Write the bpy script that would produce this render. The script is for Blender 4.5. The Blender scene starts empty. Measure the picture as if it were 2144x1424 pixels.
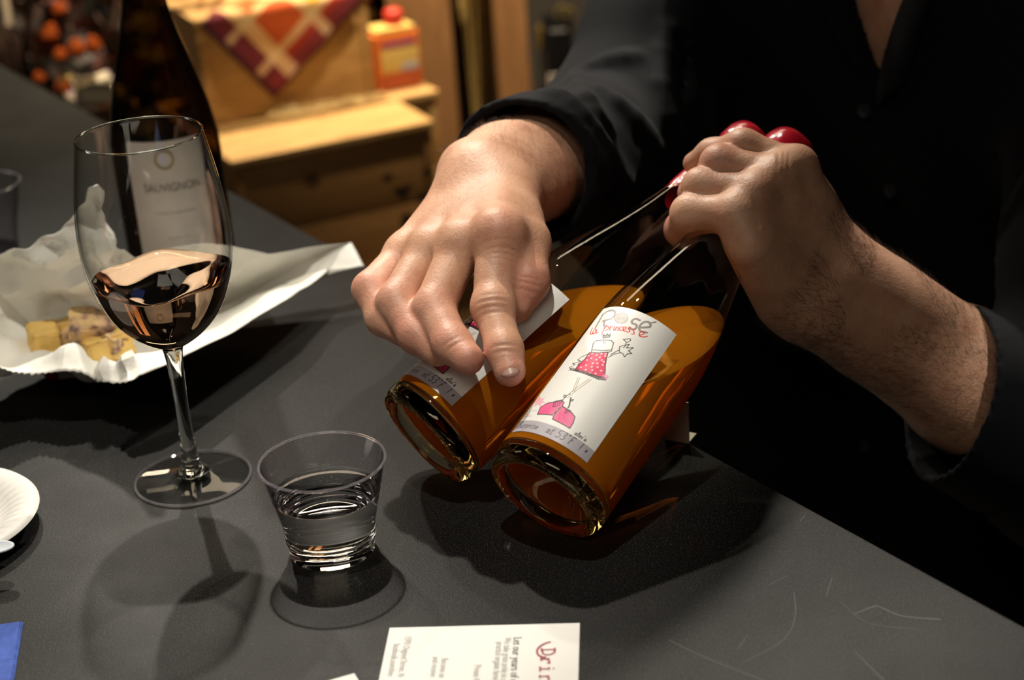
import bpy, bmesh, math, random
import numpy as np
from mathutils import Vector, Matrix

# ------------------------------------------------------------------ camera, world, lights, exposure
S = bpy.context.scene
COL = S.collection
TZ = 1.0                      # height of the counter top above the floor
W, H, FPX = 2144, 1424, 3577.0
PITCH, ROLL = math.radians(24.0), math.radians(4.0)
CAM = np.array([0.0, 0.0, TZ + 0.49])
_F = np.array([0, math.cos(PITCH), -math.sin(PITCH)])
_R0 = np.array([1.0, 0, 0]); _U0 = np.array([0, math.sin(PITCH), math.cos(PITCH)])
_R = math.cos(ROLL) * _R0 - math.sin(ROLL) * _U0
_U = math.sin(ROLL) * _R0 + math.cos(ROLL) * _U0
def ray(x, y): return _F + ((x - W / 2) / FPX) * _R - ((y - H / 2) / FPX) * _U
def P(x, y, d): return CAM + d * ray(x, y)              # a point at a known distance
def G(x, y, z=0.0):                                     # a point at a known height above the counter
    r = ray(x, y); return CAM + r * ((TZ + z - CAM[2]) / r[2])
def V(p): return Vector([float(c) for c in p])

cam_d = bpy.data.cameras.new('camera'); cam = bpy.data.objects.new('camera', cam_d); COL.objects.link(cam)
M = Matrix(((_R[0], _U[0], -_F[0], CAM[0]), (_R[1], _U[1], -_F[1], CAM[1]), (_R[2], _U[2], -_F[2], CAM[2]), (0, 0, 0, 1)))
cam.matrix_world = M
cam_d.sensor_width = 36; cam_d.lens = 36 * FPX / W; cam_d.clip_start = 0.05
cam_d.dof.use_dof = True; cam_d.dof.focus_distance = 0.97; cam_d.dof.aperture_fstop = 6.0
S.camera = cam

S.view_settings.view_transform = 'Standard'; S.view_settings.look = 'None'
S.view_settings.exposure = 0.0; S.view_settings.gamma = 1.0; S.view_settings.use_curve_mapping = False
c = S.cycles
c.max_bounces = 18; c.transmission_bounces = 16; c.transparent_max_bounces = 32; c.glossy_bounces = 6; c.diffuse_bounces = 3
c.use_denoising = True; c.sample_clamp_indirect = 8.0; c.blur_glossy = 0.3
c.caustics_refractive = True; c.caustics_reflective = True

wd = bpy.data.worlds.new('world'); S.world = wd; wd.use_nodes = True
wd.node_tree.nodes['Background'].inputs[0].default_value = (1.0, 0.86, 0.68, 1)
wd.node_tree.nodes['Background'].inputs[1].default_value = 0.04

def spot(name, loc, target, watts, cone, blend, radius, col, caustic=False):
    l = bpy.data.lights.new(name, 'SPOT'); l.energy = watts; l.spot_size = math.radians(cone); l.spot_blend = blend
    l.shadow_soft_size = radius; l.color = col
    o = bpy.data.objects.new(name, l); COL.objects.link(o)
    o.location = loc
    o.rotation_euler = (Vector(target) - Vector(loc)).to_track_quat('-Z', 'Y').to_euler()
    if caustic: l.cycles.is_caustics_light = True
    return o
WARM = (1.0, 0.925, 0.80)
# two ceiling spots behind the counter, to the left of the man, and one behind him to the right
spot('track_spot', (-0.26, 1.98, TZ + 1.55), (-0.24, 0.95, TZ), 105, 36, 0.55, 0.022, WARM, True)
spot('track_spot', (-0.72, 2.75, TZ + 1.45), (-0.15, 0.95, TZ), 52, 30, 0.6, 0.022, WARM, True)
spot('track_spot', (0.85, 2.18, TZ + 1.55), (0.14, 0.86, TZ), 120, 30, 0.6, 0.025, WARM, True)
spot('track_spot', (-0.12, 0.60, TZ + 1.75), (-0.17, 0.92, TZ + .03), 64, 22, 0.5, 0.022, WARM, True)
# a spot over the right end of the counter; its beam ends on the forearm
spot('track_spot', (0.72, 0.40, TZ + 1.72), (0.43, 0.80, TZ), 74, 14.6, 0.18, 0.022, WARM, True)
# added area fills that lift hand, shirt and glass: behind the viewer, to the left and over the far wall
def panel(loc, target, watts, sx, sy, col):
    l = bpy.data.lights.new('fill_light', 'AREA'); l.energy = watts; l.shape = 'RECTANGLE'; l.size = sx; l.size_y = sy; l.color = col
    o = bpy.data.objects.new('fill_light', l); COL.objects.link(o); o.location = loc
    o.rotation_euler = (Vector(target) - Vector(loc)).to_track_quat('-Z', 'Y').to_euler(); return o
panel((-.4, -.9, 2.8), (0, .9, TZ), 9, 1.2, .5, (1, .88, .72))
panel((-2.3, 1.4, 2.7), (0, 1.2, TZ), 4.5, .4, 1.2, (1, .92, .82))
panel((-.2, 3.2, 2.85), (-.1, 2.7, TZ), 9, 1.2, .3, (1, .80, .55))
# ceiling spots over the crate display
spot('track_spot', (-0.35, 2.75, TZ + 1.5), (-0.25, 2.35, TZ - .3), 250, 60, 0.7, 0.03, (1.0, 0.83, 0.58))
spot('track_spot', (0.3, 2.3, TZ + 1.5), (0.15, 3.1, TZ - .1), 200, 70, 0.8, 0.03, (1.0, 0.80, 0.55))

# ------------------------------------------------------------------ helpers
rnd = random.Random(7)
def tag(o, label=None, cat=None, group=None, kind=None):
    if label: o['label'] = label
    if cat: o['category'] = cat
    if group: o['group'] = group
    if kind: o['kind'] = kind
    return o
def thing(name, label, cat, loc=(0, 0, 0), group=None):
    o = bpy.data.objects.new(name, None); COL.objects.link(o); o.location = loc; o.empty_display_size = .05
    return tag(o, label, cat, group)
def mesh(name, v, f, smooth=True, sharp=40):
    me = bpy.data.meshes.new(name)
    me.from_pydata([tuple(map(float, p)) for p in v], [], [tuple(map(int, q)) for q in f]); me.validate()
    if smooth:
        me.polygons.foreach_set('use_smooth', [True] * len(me.polygons))
        if sharp: me.set_sharp_from_angle(angle=math.radians(sharp))
    me.update(); return me
def obj(name, me, mat=None, parent=None, loc=None, mw=None):
    o = bpy.data.objects.new(name, me); COL.objects.link(o)
    if mat and not me.materials: me.materials.append(mat)
    if mw is not None: o.matrix_world = mw
    if loc is not None: o.location = loc
    if parent:
        o.parent = parent
        o.matrix_parent_inverse = pm(parent).inverted()
    return o
def pm(o):          # world matrix of an unevaluated object
    m = o.matrix_basis.copy()
    if o.parent: m = pm(o.parent) @ o.matrix_parent_inverse @ m
    return m
def child(name, me, mat, parent):        # mesh given in the parent's own space
    o = bpy.data.objects.new(name, me); COL.objects.link(o)
    if mat and not me.materials: me.materials.append(mat)
    o.parent = parent; return o
def bm_mesh(name, bm, smooth=False, sharp=40):
    me = bpy.data.meshes.new(name); bm.to_mesh(me); bm.free()
    if smooth:
        me.polygons.foreach_set('use_smooth', [True] * len(me.polygons)); me.set_sharp_from_angle(angle=math.radians(sharp))
    me.update(); return me
def box_bm(bm, sx, sy, sz, c=(0, 0, 0), bev=0.0, rot=None):
    r = bmesh.ops.create_cube(bm, size=1.0)
    vs = r['verts']
    bmesh.ops.scale(bm, vec=(sx, sy, sz), verts=vs)
    if bev:
        es = list({e for v in vs for e in v.link_edges})
        b = bmesh.ops.bevel(bm, geom=es, offset=bev, segments=2, affect='EDGES', profile=.6)
        vs = list({v for v in b['verts']} | {v for v in vs if v.is_valid})
    if rot is not None: bmesh.ops.rotate(bm, cent=(0, 0, 0), matrix=rot, verts=vs)
    bmesh.ops.translate(bm, vec=c, verts=vs)
def box(name, sx, sy, sz, c, mat, parent, bev=.002, rot=None, world=False):
    bm = bmesh.new(); box_bm(bm, sx, sy, sz, c, bev, rot); me = bm_mesh(name, bm, True, 30)
    return child(name, me, mat, parent) if parent else obj(name, me, mat)
def lathe(prof, n=64, closed=False):
    """prof: list of (r, z); r==0 makes a pole"""
    v, f, rings = [], [], []
    for r, z in prof:
        if r <= 1e-7: rings.append([len(v)]); v.append((0, 0, z))
        else:
            rings.append(list(range(len(v), len(v) + n)))
            for k in range(n):
                a = 2 * math.pi * k / n; v.append((r * math.cos(a), r * math.sin(a), z))
    prs = list(zip(rings[:-1], rings[1:])) + ([(rings[-1], rings[0])] if closed else [])
    for a, b in prs:
        for k in range(n):
            k2 = (k + 1) % n
            if len(a) == 1 and len(b) == 1: continue
            if len(a) == 1: f.append((a[0], b[k2], b[k]))
            elif len(b) == 1: f.append((a[k], a[k2], b[0]))
            else: f.append((a[k], a[k2], b[k2], b[k]))
    return v, f
def fix_normals(me):
    bm = bmesh.new(); bm.from_mesh(me); bmesh.ops.recalc_face_normals(bm, faces=bm.faces); bm.to_mesh(me); bm.free(); me.update()
def curve_pts(pts, n):     # Catmull-Rom resample of a list of tuples
    p = np.array(pts, float); m = len(p); out = []
    for i in range(m - 1):
        p0, p1, p2, p3 = p[max(i - 1, 0)], p[i], p[i + 1], p[min(i + 2, m - 1)]
        for t in np.linspace(0, 1, n, endpoint=False):
            out.append(.5 * (2 * p1 + (p2 - p0) * t + (2 * p0 - 5 * p1 + 4 * p2 - p3) * t * t + (3 * p1 - p0 - 3 * p2 + p3) * t ** 3))
    out.append(p[-1]); return np.array(out)
def frame(z, x=None):      # matrix columns from a z axis and a rough x axis
    z = np.array(z, float); z /= np.linalg.norm(z)
    x = np.array(x if x is not None else (1, 0, 0), float); x -= z * (x @ z)
    x /= np.linalg.norm(x); y = np.cross(z, x); return x, y, z
def mat4(x, y, z, o):
    return Matrix([[float(x[i]), float(y[i]), float(z[i]), float(o[i])] for i in range(3)] + [[0, 0, 0, 1]])
def tube(pts, rad, n=8, caps=True):
    pts = np.array(pts, float); v, f = [], []
    m = len(pts); rad = np.broadcast_to(rad, (m,))
    for i in range(m):
        t = pts[min(i + 1, m - 1)] - pts[max(i - 1, 0)]
        x, y, z = frame(t, (0.13, .2, 1) if abs(t[2]) < .9 * np.linalg.norm(t) else (1, 0.1, 0))
        for k in range(n):
            a = 2 * math.pi * k / n; v.append(pts[i] + rad[i] * (math.cos(a) * x + math.sin(a) * y))
    for i in range(m - 1):
        for k in range(n): f.append((i * n + k, i * n + (k + 1) % n, (i + 1) * n + (k + 1) % n, (i + 1) * n + k))
    if caps: f.append(tuple(range(n))[::-1]); f.append(tuple(range((m - 1) * n, m * n)))
    return v, f

# ------------------------------------------------------------------ materials
def newmat(name):
    m = bpy.data.materials.new(name); m.use_nodes = True; nt = m.node_tree; nt.nodes.clear()
    out = nt.nodes.new('ShaderNodeOutputMaterial'); return m, nt, out
def N(nt, typ, **kw):
    n = nt.nodes.new(typ)
    for k, val in kw.items():
        if k.startswith('i_'):
            key = k[2:]; key = int(key) if key.isdigit() else key.replace('_', ' ')
            n.inputs[key].default_value = val
        else: setattr(n, k, val)
    return n
def ramp(nt, fac, stops):
    r = N(nt, 'ShaderNodeValToRGB'); e = r.color_ramp.elements
    while len(e) < len(stops): e.new(.5)
    for el, (p, cc) in zip(e, stops): el.position = p; el.color = (*cc, 1) if len(cc) == 3 else cc
    nt.links.new(fac, r.inputs[0]); return r.outputs[0]
def mixc(nt, fac, a, b, mode='MIX'):
    m = N(nt, 'ShaderNodeMix', data_type='RGBA', blend_type=mode)
    for sock, val in ((m.inputs[0], fac), (m.inputs[6], a), (m.inputs[7], b)):
        if isinstance(val, bpy.types.NodeSocket): nt.links.new(val, sock)
        elif isinstance(val, (int, float)): sock.default_value = val
        else: sock.default_value = (*val, 1)
    return m.outputs[2]
def math_(nt, op, a, b=None, clamp=False):
    m = N(nt, 'ShaderNodeMath', operation=op, use_clamp=clamp)
    for i, val in enumerate((a, b)):
        if val is None: continue
        if isinstance(val, bpy.types.NodeSocket): nt.links.new(val, m.inputs[i])
        else: m.inputs[i].default_value = val
    return m.outputs[0]
def noise(nt, scale, detail=4, rough=.5, coord='Object', vec=None, dist=0.0, mapping=None):
    if vec is None:
        tc = N(nt, 'ShaderNodeTexCoord'); vec = tc.outputs[coord]
    if mapping:
        mp = N(nt, 'ShaderNodeMapping'); mp.inputs['Scale'].default_value = mapping; nt.links.new(vec, mp.inputs[0]); vec = mp.outputs[0]
    n = N(nt, 'ShaderNodeTexNoise'); n.inputs['Scale'].default_value = scale; n.inputs['Detail'].default_value = detail
    n.inputs['Roughness'].default_value = rough; n.inputs['Distortion'].default_value = dist
    nt.links.new(vec, n.inputs['Vector']); return n.outputs['Fac']
def bump(nt, h, strength=.3, dist=.001, normal=None):
    b = N(nt, 'ShaderNodeBump'); b.inputs['Strength'].default_value = strength; b.inputs['Distance'].default_value = dist
    nt.links.new(h, b.inputs['Height'])
    if normal is not None: nt.links.new(normal, b.inputs['Normal'])
    return b.outputs[0]
def pbr(name, col=(.5, .5, .5), rough=.5, spec=.5, var=0.0, vscale=60, bmp=0.0, bscale=300, bdist=.0006, metal=0.0, coat=0.0, **kw):
    m, nt, out = newmat(name); p = N(nt, 'ShaderNodeBsdfPrincipled')
    p.inputs['Roughness'].default_value = rough; p.inputs['Specular IOR Level'].default_value = spec; p.inputs['Metallic'].default_value = metal
    p.inputs['Coat Weight'].default_value = coat; p.inputs['Coat Roughness'].default_value = .08
    for k, val in kw.items(): p.inputs[k.replace('_', ' ')].default_value = val
    if var:
        n = noise(nt, vscale, 5)
        lo = tuple(max(0, x * (1 - var)) for x in col); hi = tuple(min(1, x * (1 + var)) for x in col)
        nt.links.new(ramp(nt, n, [(.3, lo), (.7, hi)]), p.inputs['Base Color'])
    else: p.inputs['Base Color'].default_value = (*col, 1)
    if bmp: nt.links.new(bump(nt, noise(nt, bscale, 4), bmp, bdist), p.inputs['Normal'])
    nt.links.new(p.outputs[0], out.inputs[0]); return m
def thin_glass(name, centre=(.97, .98, .97), edge=(.55, .6, .57), power=3.0, f0=.05, rough=0.0):
    """wall of clear glass or plastic a millimetre or two thick: light goes straight on, tinted by the length of its way"""
    m, nt, out = newmat(name)
    g = N(nt, 'ShaderNodeNewGeometry'); d = N(nt, 'ShaderNodeVectorMath', operation='DOT_PRODUCT')
    nt.links.new(g.outputs['Normal'], d.inputs[0]); nt.links.new(g.outputs['Incoming'], d.inputs[1])
    inv = math_(nt, 'SUBTRACT', 1.0, math_(nt, 'ABSOLUTE', d.outputs['Value']), True)
    fr = math_(nt, 'ADD', math_(nt, 'MULTIPLY', math_(nt, 'POWER', inv, 5.0), 1 - f0), f0, True)
    t = N(nt, 'ShaderNodeBsdfTransparent'); nt.links.new(mixc(nt, math_(nt, 'POWER', inv, power), centre, edge), t.inputs[0])
    gl = N(nt, 'ShaderNodeBsdfGlossy'); gl.inputs['Roughness'].default_value = rough
    mx = N(nt, 'ShaderNodeMixShader'); nt.links.new(fr, mx.inputs[0]); nt.links.new(t.outputs[0], mx.inputs[1]); nt.links.new(gl.outputs[0], mx.inputs[2])
    nt.links.new(mx.outputs[0], out.inputs[0]); return m
def solid_glass(name, col=(1, 1, 1), ior=1.5, absorb=None, dens=0.0, cloudy=0.0, ccol=(1, 1, 1), straight=0.0):
    # straight: the share of light a thin piece lets through unbent
    m, nt, out = newmat(name)
    g = N(nt, 'ShaderNodeBsdfGlass'); g.inputs['Color'].default_value = (*col, 1); g.inputs['IOR'].default_value = ior; g.inputs['Roughness'].default_value = 0
    sh = g.outputs[0]
    if cloudy:
        di = N(nt, 'ShaderNodeBsdfDiffuse'); di.inputs[0].default_value = (*ccol, 1)
        tr = N(nt, 'ShaderNodeBsdfTranslucent'); tr.inputs[0].default_value = (*ccol, 1)
        a = N(nt, 'ShaderNodeMixShader'); a.inputs[0].default_value = .5; nt.links.new(di.outputs[0], a.inputs[1]); nt.links.new(tr.outputs[0], a.inputs[2])
        b = N(nt, 'ShaderNodeMixShader'); b.inputs[0].default_value = cloudy; nt.links.new(sh, b.inputs[1]); nt.links.new(a.outputs[0], b.inputs[2]); sh = b.outputs[0]
    if straight:
        tp = N(nt, 'ShaderNodeBsdfTransparent'); b2 = N(nt, 'ShaderNodeMixShader'); b2.inputs[0].default_value = straight
        nt.links.new(sh, b2.inputs[1]); nt.links.new(tp.outputs[0], b2.inputs[2]); sh = b2.outputs[0]
    nt.links.new(sh, out.inputs[0])
    if absorb:
        va = N(nt, 'ShaderNodeVolumeAbsorption'); va.inputs[0].default_value = (*absorb, 1); va.inputs[1].default_value = dens
        nt.links.new(va.outputs[0], out.inputs[1])
    return m
def wood(name, lo, hi, axis=(1, 1, 1), rough=.55, scale=14, knots=False):
    m, nt, out = newmat(name); p = N(nt, 'ShaderNodeBsdfPrincipled'); p.inputs['Roughness'].default_value = rough
    n = noise(nt, scale, 6, .6, mapping=axis, dist=.6)
    colr = ramp(nt, n, [(.3, lo), (.5, tuple((a + b) / 2 for a, b in zip(lo, hi))), (.72, hi)])
    if knots:
        vo = N(nt, 'ShaderNodeTexVoronoi'); vo.inputs['Scale'].default_value = 9
        tc = N(nt, 'ShaderNodeTexCoord'); nt.links.new(tc.outputs['Object'], vo.inputs['Vector'])
        k = ramp(nt, vo.outputs['Distance'], [(.06, (1, 1, 1)), (.14, (0, 0, 0))])
        colr = mixc(nt, k, colr, tuple(x * .35 for x in lo))
    nt.links.new(colr, p.inputs['Base Color']); nt.links.new(bump(nt, n, .25, .001), p.inputs['Normal'])
    nt.links.new(p.outputs[0], out.inputs[0]); return m

# ------------------------------------------------------------------ smooth implicit bodies (numpy) turned into one skin each
f32 = np.float32
def cone(p, a, b, ra, rb):
    a = np.asarray(a, f32); b = np.asarray(b, f32); ab = b - a; L2 = float(ab @ ab) + 1e-12
    t = np.clip(((p - a) @ ab) / L2, 0, 1); q = p - a - t[:, None] * ab
    return np.sqrt((q * q).sum(1)) - (ra + t * (rb - ra))
def ell(p, c0, ax, r):
    """ellipsoid with axes ax (3 rows) and radii r"""
    q = ((p - np.asarray(c0, f32)) @ np.asarray(ax, f32).T) / np.asarray(r, f32)
    k = np.sqrt((q * q).sum(1)); return (k - 1) * min(r) * (.6 + .4 * np.clip(k, 0, 1.5))
def smin(a, b, k):
    h = np.maximum(k - np.abs(a - b), 0) / k; return np.minimum(a, b) - h * h * k * .25
def smax(a, b, k): return -smin(-a, -b, k)
def chain(p, pts, rs, k):
    d = None
    for (a, b), (ra, rb) in zip(zip(pts[:-1], pts[1:]), zip(rs[:-1], rs[1:])):
        e = cone(p, a, b, ra, rb); d = e if d is None else smin(d, e, k)
    return d
def sdf_mesh(f, lo, hi, h, B=8, keep=None):
    lo = np.asarray(lo, float); hi = np.asarray(hi, float)
    nb = np.ceil((hi - lo) / (h * B)).astype(int); dims = nb * B + 1
    ax = [lo[i] + (np.arange(nb[i]) + .5) * B * h for i in range(3)]
    cc = np.stack(np.meshgrid(*ax, indexing='ij'), -1).reshape(-1, 3).astype(f32)
    cd = np.concatenate([f(q) for q in np.array_split(cc, max(1, len(cc) // 200000))])
    act = (np.abs(cd) < B * h * 1.25).reshape(nb)
    sign = np.where(cd < 0, -1., 1.).reshape(nb).astype(f32)
    vol = np.ones(dims, f32)
    vol[:-1, :-1, :-1] = np.repeat(np.repeat(np.repeat(sign, B, 0), B, 1), B, 2)
    ptm = np.zeros(dims, bool)
    for i, j, k in np.argwhere(act): ptm[i * B:i * B + B + 1, j * B:j * B + B + 1, k * B:k * B + B + 1] = True
    idx = np.argwhere(ptm); pts = (lo + idx * h).astype(f32)
    vals = np.concatenate([f(q) for q in np.array_split(pts, max(1, len(pts) // 150000))])
    vol[ptm] = vals
    ins = vol < 0
    cnt = sum(ins[a:dims[0] - 1 + a, b:dims[1] - 1 + b, cz:dims[2] - 1 + cz].astype(np.int8) for a in (0, 1) for b in (0, 1) for cz in (0, 1))
    cells = np.argwhere((cnt > 0) & (cnt < 8))
    off = np.array([(a, b, cz) for a in (0, 1) for b in (0, 1) for cz in (0, 1)])
    cv = np.stack([vol[tuple((cells + o).T)] for o in off], 1)
    acc = np.zeros((len(cells), 3)); num = np.zeros(len(cells))
    for i in range(8):
        for j in range(i + 1, 8):
            if np.abs(off[i] - off[j]).sum() != 1: continue
            s = (cv[:, i] < 0) != (cv[:, j] < 0)
            t = np.where(s, cv[:, i] / np.where(s, cv[:, i] - cv[:, j], 1), 0)
            acc += np.where(s[:, None], off[i] + t[:, None] * (off[j] - off[i]), 0); num += s
    verts = lo + (cells + acc / num[:, None]) * h
    vid = np.full(tuple(np.array(dims) - 1), -1, np.int64); vid[tuple(cells.T)] = np.arange(len(cells))
    quads = []
    for a in range(3):
        b, cx = (a + 1) % 3, (a + 2) % 3
        sl0 = [slice(None)] * 3; sl1 = [slice(None)] * 3; sl0[a] = slice(0, -1); sl1[a] = slice(1, None)
        cr = np.argwhere(ins[tuple(sl0)] != ins[tuple(sl1)])
        ok = (cr[:, b] > 0) & (cr[:, cx] > 0) & (cr[:, b] < dims[b] - 1) & (cr[:, cx] < dims[cx] - 1); cr = cr[ok]
        q = []
        for db, dc in ((-1, -1), (0, -1), (0, 0), (-1, 0)):
            e = cr.copy(); e[:, b] += db; e[:, cx] += dc; q.append(vid[tuple(e.T)])
        q = np.stack(q, 1); fl = ~ins[tuple(cr.T)]; q[fl] = q[fl][:, ::-1]; quads.append(q)
    quads = np.concatenate(quads); quads = quads[(quads >= 0).all(1)]
    if keep is not None:
        k = keep(verts); quads = quads[k[quads].all(1)]
        used = np.zeros(len(verts), bool); used[quads.ravel()] = True
        m = np.cumsum(used) - 1; verts = verts[used]; quads = m[quads]
    return verts, quads
def fast_mesh(name, v, q, smooth=True):
    me = bpy.data.meshes.new(name); n, m = len(v), len(q); k = q.shape[1]
    me.vertices.add(n); me.vertices.foreach_set('co', np.asarray(v, f32).ravel())
    me.loops.add(m * k); me.loops.foreach_set('vertex_index', np.asarray(q, np.int32).ravel())
    me.polygons.add(m); me.polygons.foreach_set('loop_start', np.arange(0, m * k, k, dtype=np.int32))
    try: me.polygons.foreach_set('loop_total', np.full(m, k, np.int32))
    except Exception: pass
    me.update(calc_edges=True); me.validate()
    me.polygons.foreach_set('use_smooth', [smooth] * len(me.polygons)); me.update(); return me
def vnormals(v, q):
    a = v[q[:, 2]] - v[q[:, 0]]; b = v[q[:, 3]] - v[q[:, 1]]; n = np.cross(a, b)
    out = np.zeros_like(v)
    for k in range(4): np.add.at(out, q[:, k], n)
    return out / (np.linalg.norm(out, axis=1, keepdims=True) + 1e-12)
def wob(p, s, seed=0):     # cheap smooth noise from sines, about -1..1
    r = np.random.RandomState(seed); o = np.zeros(len(p))
    for i in range(6):
        k = r.normal(size=3); k *= s * (1 + .5 * i) / np.linalg.norm(k); o += np.sin(p @ k + r.uniform(0, 6.28)) / (1 + .4 * i)
    return o / 2.6

# ------------------------------------------------------------------ flat print (labels) rasterised here, pixel by pixel
class Art:
    def __init__(s, w, h, bg): s.w, s.h = w, h; s.a = np.empty((h, w, 3), f32); s.a[:] = bg
    def line(s, pts, r, col, al=1.0):
        pts = np.array(pts, float)
        for a, b in zip(pts[:-1], pts[1:]):
            x0, y0 = np.floor(np.minimum(a, b) - r - 2).astype(int); x1, y1 = np.ceil(np.maximum(a, b) + r + 2).astype(int)
            x0, y0 = max(x0, 0), max(y0, 0); x1, y1 = min(x1, s.w), min(y1, s.h)
            if x1 <= x0 or y1 <= y0: continue
            X, Y = np.meshgrid(np.arange(x0, x1) + .5, np.arange(y0, y1) + .5)
            ab = b - a; t = np.clip(((X - a[0]) * ab[0] + (Y - a[1]) * ab[1]) / (ab @ ab + 1e-9), 0, 1)
            d = np.hypot(X - a[0] - t * ab[0], Y - a[1] - t * ab[1])
            m = np.clip(r + .5 - d, 0, 1)[..., None] * al
            s.a[y0:y1, x0:x1] = s.a[y0:y1, x0:x1] * (1 - m) + np.array(col) * m
    def poly(s, pts, col, al=1.0):
        pts = np.array(pts, float); x0, y0 = np.maximum(np.floor(pts.min(0)).astype(int), 0); x1, y1 = np.ceil(pts.max(0)).astype(int)
        x1, y1 = min(x1, s.w), min(y1, s.h)
        if x1 <= x0 or y1 <= y0: return
        X, Y = np.meshgrid(np.arange(x0, x1) + .5, np.arange(y0, y1) + .5); ins = np.zeros(X.shape, bool)
        for (ax, ay), (bx, by) in zip(pts, np.roll(pts, -1, 0)):
            cnd = ((ay > Y) != (by > Y)); xi = (bx - ax) * (Y - ay) / (by - ay + 1e-12) + ax; ins ^= cnd & (X < xi)
        m = ins[..., None] * al; s.a[y0:y1, x0:x1] = s.a[y0:y1, x0:x1] * (1 - m) + np.array(col) * m
    def image(s, name):
        im = bpy.data.images.new(name, s.w, s.h); im.colorspace_settings.name = 'sRGB'
        px = np.ones((s.h, s.w, 4), f32); px[..., :3] = s.a; im.pixels.foreach_set(px.ravel()); im.pack(); im.update(); return im
def print_mat(name, im, rough=.35):
    m, nt, out = newmat(name); p = N(nt, 'ShaderNodeBsdfPrincipled'); p.inputs['Roughness'].default_value = rough
    t = N(nt, 'ShaderNodeTexImage'); t.image = im; uv = N(nt, 'ShaderNodeUVMap'); nt.links.new(uv.outputs[0], t.inputs[0])
    nt.links.new(t.outputs[0], p.inputs['Base Color']); nt.links.new(bump(nt, noise(nt, 900, 2), .05, .0003), p.inputs['Normal'])
    nt.links.new(p.outputs[0], out.inputs[0]); return m
# thin pen script: each letter a few strokes in a unit box, baseline 0, x-height .5, width as given
PEN = {
 'S': (.55, [[(.5, .9), (.3, 1), (.08, .85), (.15, .6), (.4, .45), (.45, .2), (.25, 0), (.03, .1)]]),
 'u': (.5, [[(.05, .5), (.08, .1), (.2, 0), (.38, .2), (.42, .5), (.42, .1), (.5, 0)]]),
 'r': (.38, [[(.05, .5), (.08, 0), (.1, .35), (.25, .5), (.35, .45)]]),
 'p': (.5, [[(.1, .5), (.02, -.4)], [(.08, .3), (.25, .5), (.42, .35), (.35, .1), (.15, .02), (.07, .15)]]),
 'i': (.25, [[(.1, .5), (.08, .1), (.2, 0)], [(.12, .68), (.14, .72)]]),
 's': (.4, [[(.32, .45), (.15, .5), (.08, .38), (.28, .2), (.22, .02), (.03, .05)]]),
 'e': (.42, [[(.05, .22), (.35, .28), (.3, .47), (.15, .48), (.05, .25), (.12, .03), (.38, .08)]]),
 'a': (.5, [[(.38, .45), (.2, .5), (.05, .3), (.1, .05), (.25, .05), (.4, .45), (.38, .1), (.48, 0)]]),
 't': (.35, [[(.2, .85), (.12, .1), (.22, 0), (.33, .08)], [(.02, .55), (.32, .58)]]),
 'l': (.28, [[(.05, .1), (.22, .7), (.15, 1), (.08, .8), (.1, .1), (.24, 0)]]),
 'x': (.4, [[(.03, .5), (.35, 0)], [(.36, .5), (.03, 0)]]),
 "'": (.2, [[(.1, 1), (.07, .8)]]),
 '5': (.55, [[(.5, 1), (.18, .97), (.1, .58), (.35, .55), (.46, .3), (.3, .03), (.05, .05)]]),
 '3': (.5, [[(.08, .92), (.3, 1), (.38, .8), (.2, .56), (.42, .35), (.3, .03), (.05, .05)]]),
 'o': (.3, [[(.15, 1), (.06, .9), (.15, .8), (.24, .9), (.15, 1)]]),
 'F': (.5, [[(.15, 0), (.2, 1), (.5, 1)], [(.17, .55), (.42, .57)]]),
 '!': (.25, [[(.12, 1), (.1, .25)], [(.09, .03), (.11, .03)]]),
 '*': (.3, [[(.05, .45), (.25, .2)], [(.25, .45), (.05, .2)], [(.15, .5), (.15, .15)]]), ' ': (.4, []),
}
def pen(art, text, x, y, h, r, col, slant=.15, mp=lambda q: q):
    for ch in text:
        w, st = PEN[ch]
        for s_ in st:
            q = np.array(s_, float)
            if len(q) > 2: q = curve_pts(q, 5)
            art.line([mp((x + (px + slant * py) * h, y + py * h)) for px, py in q], r, col)
        x += (w + .08) * h
    return x

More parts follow.
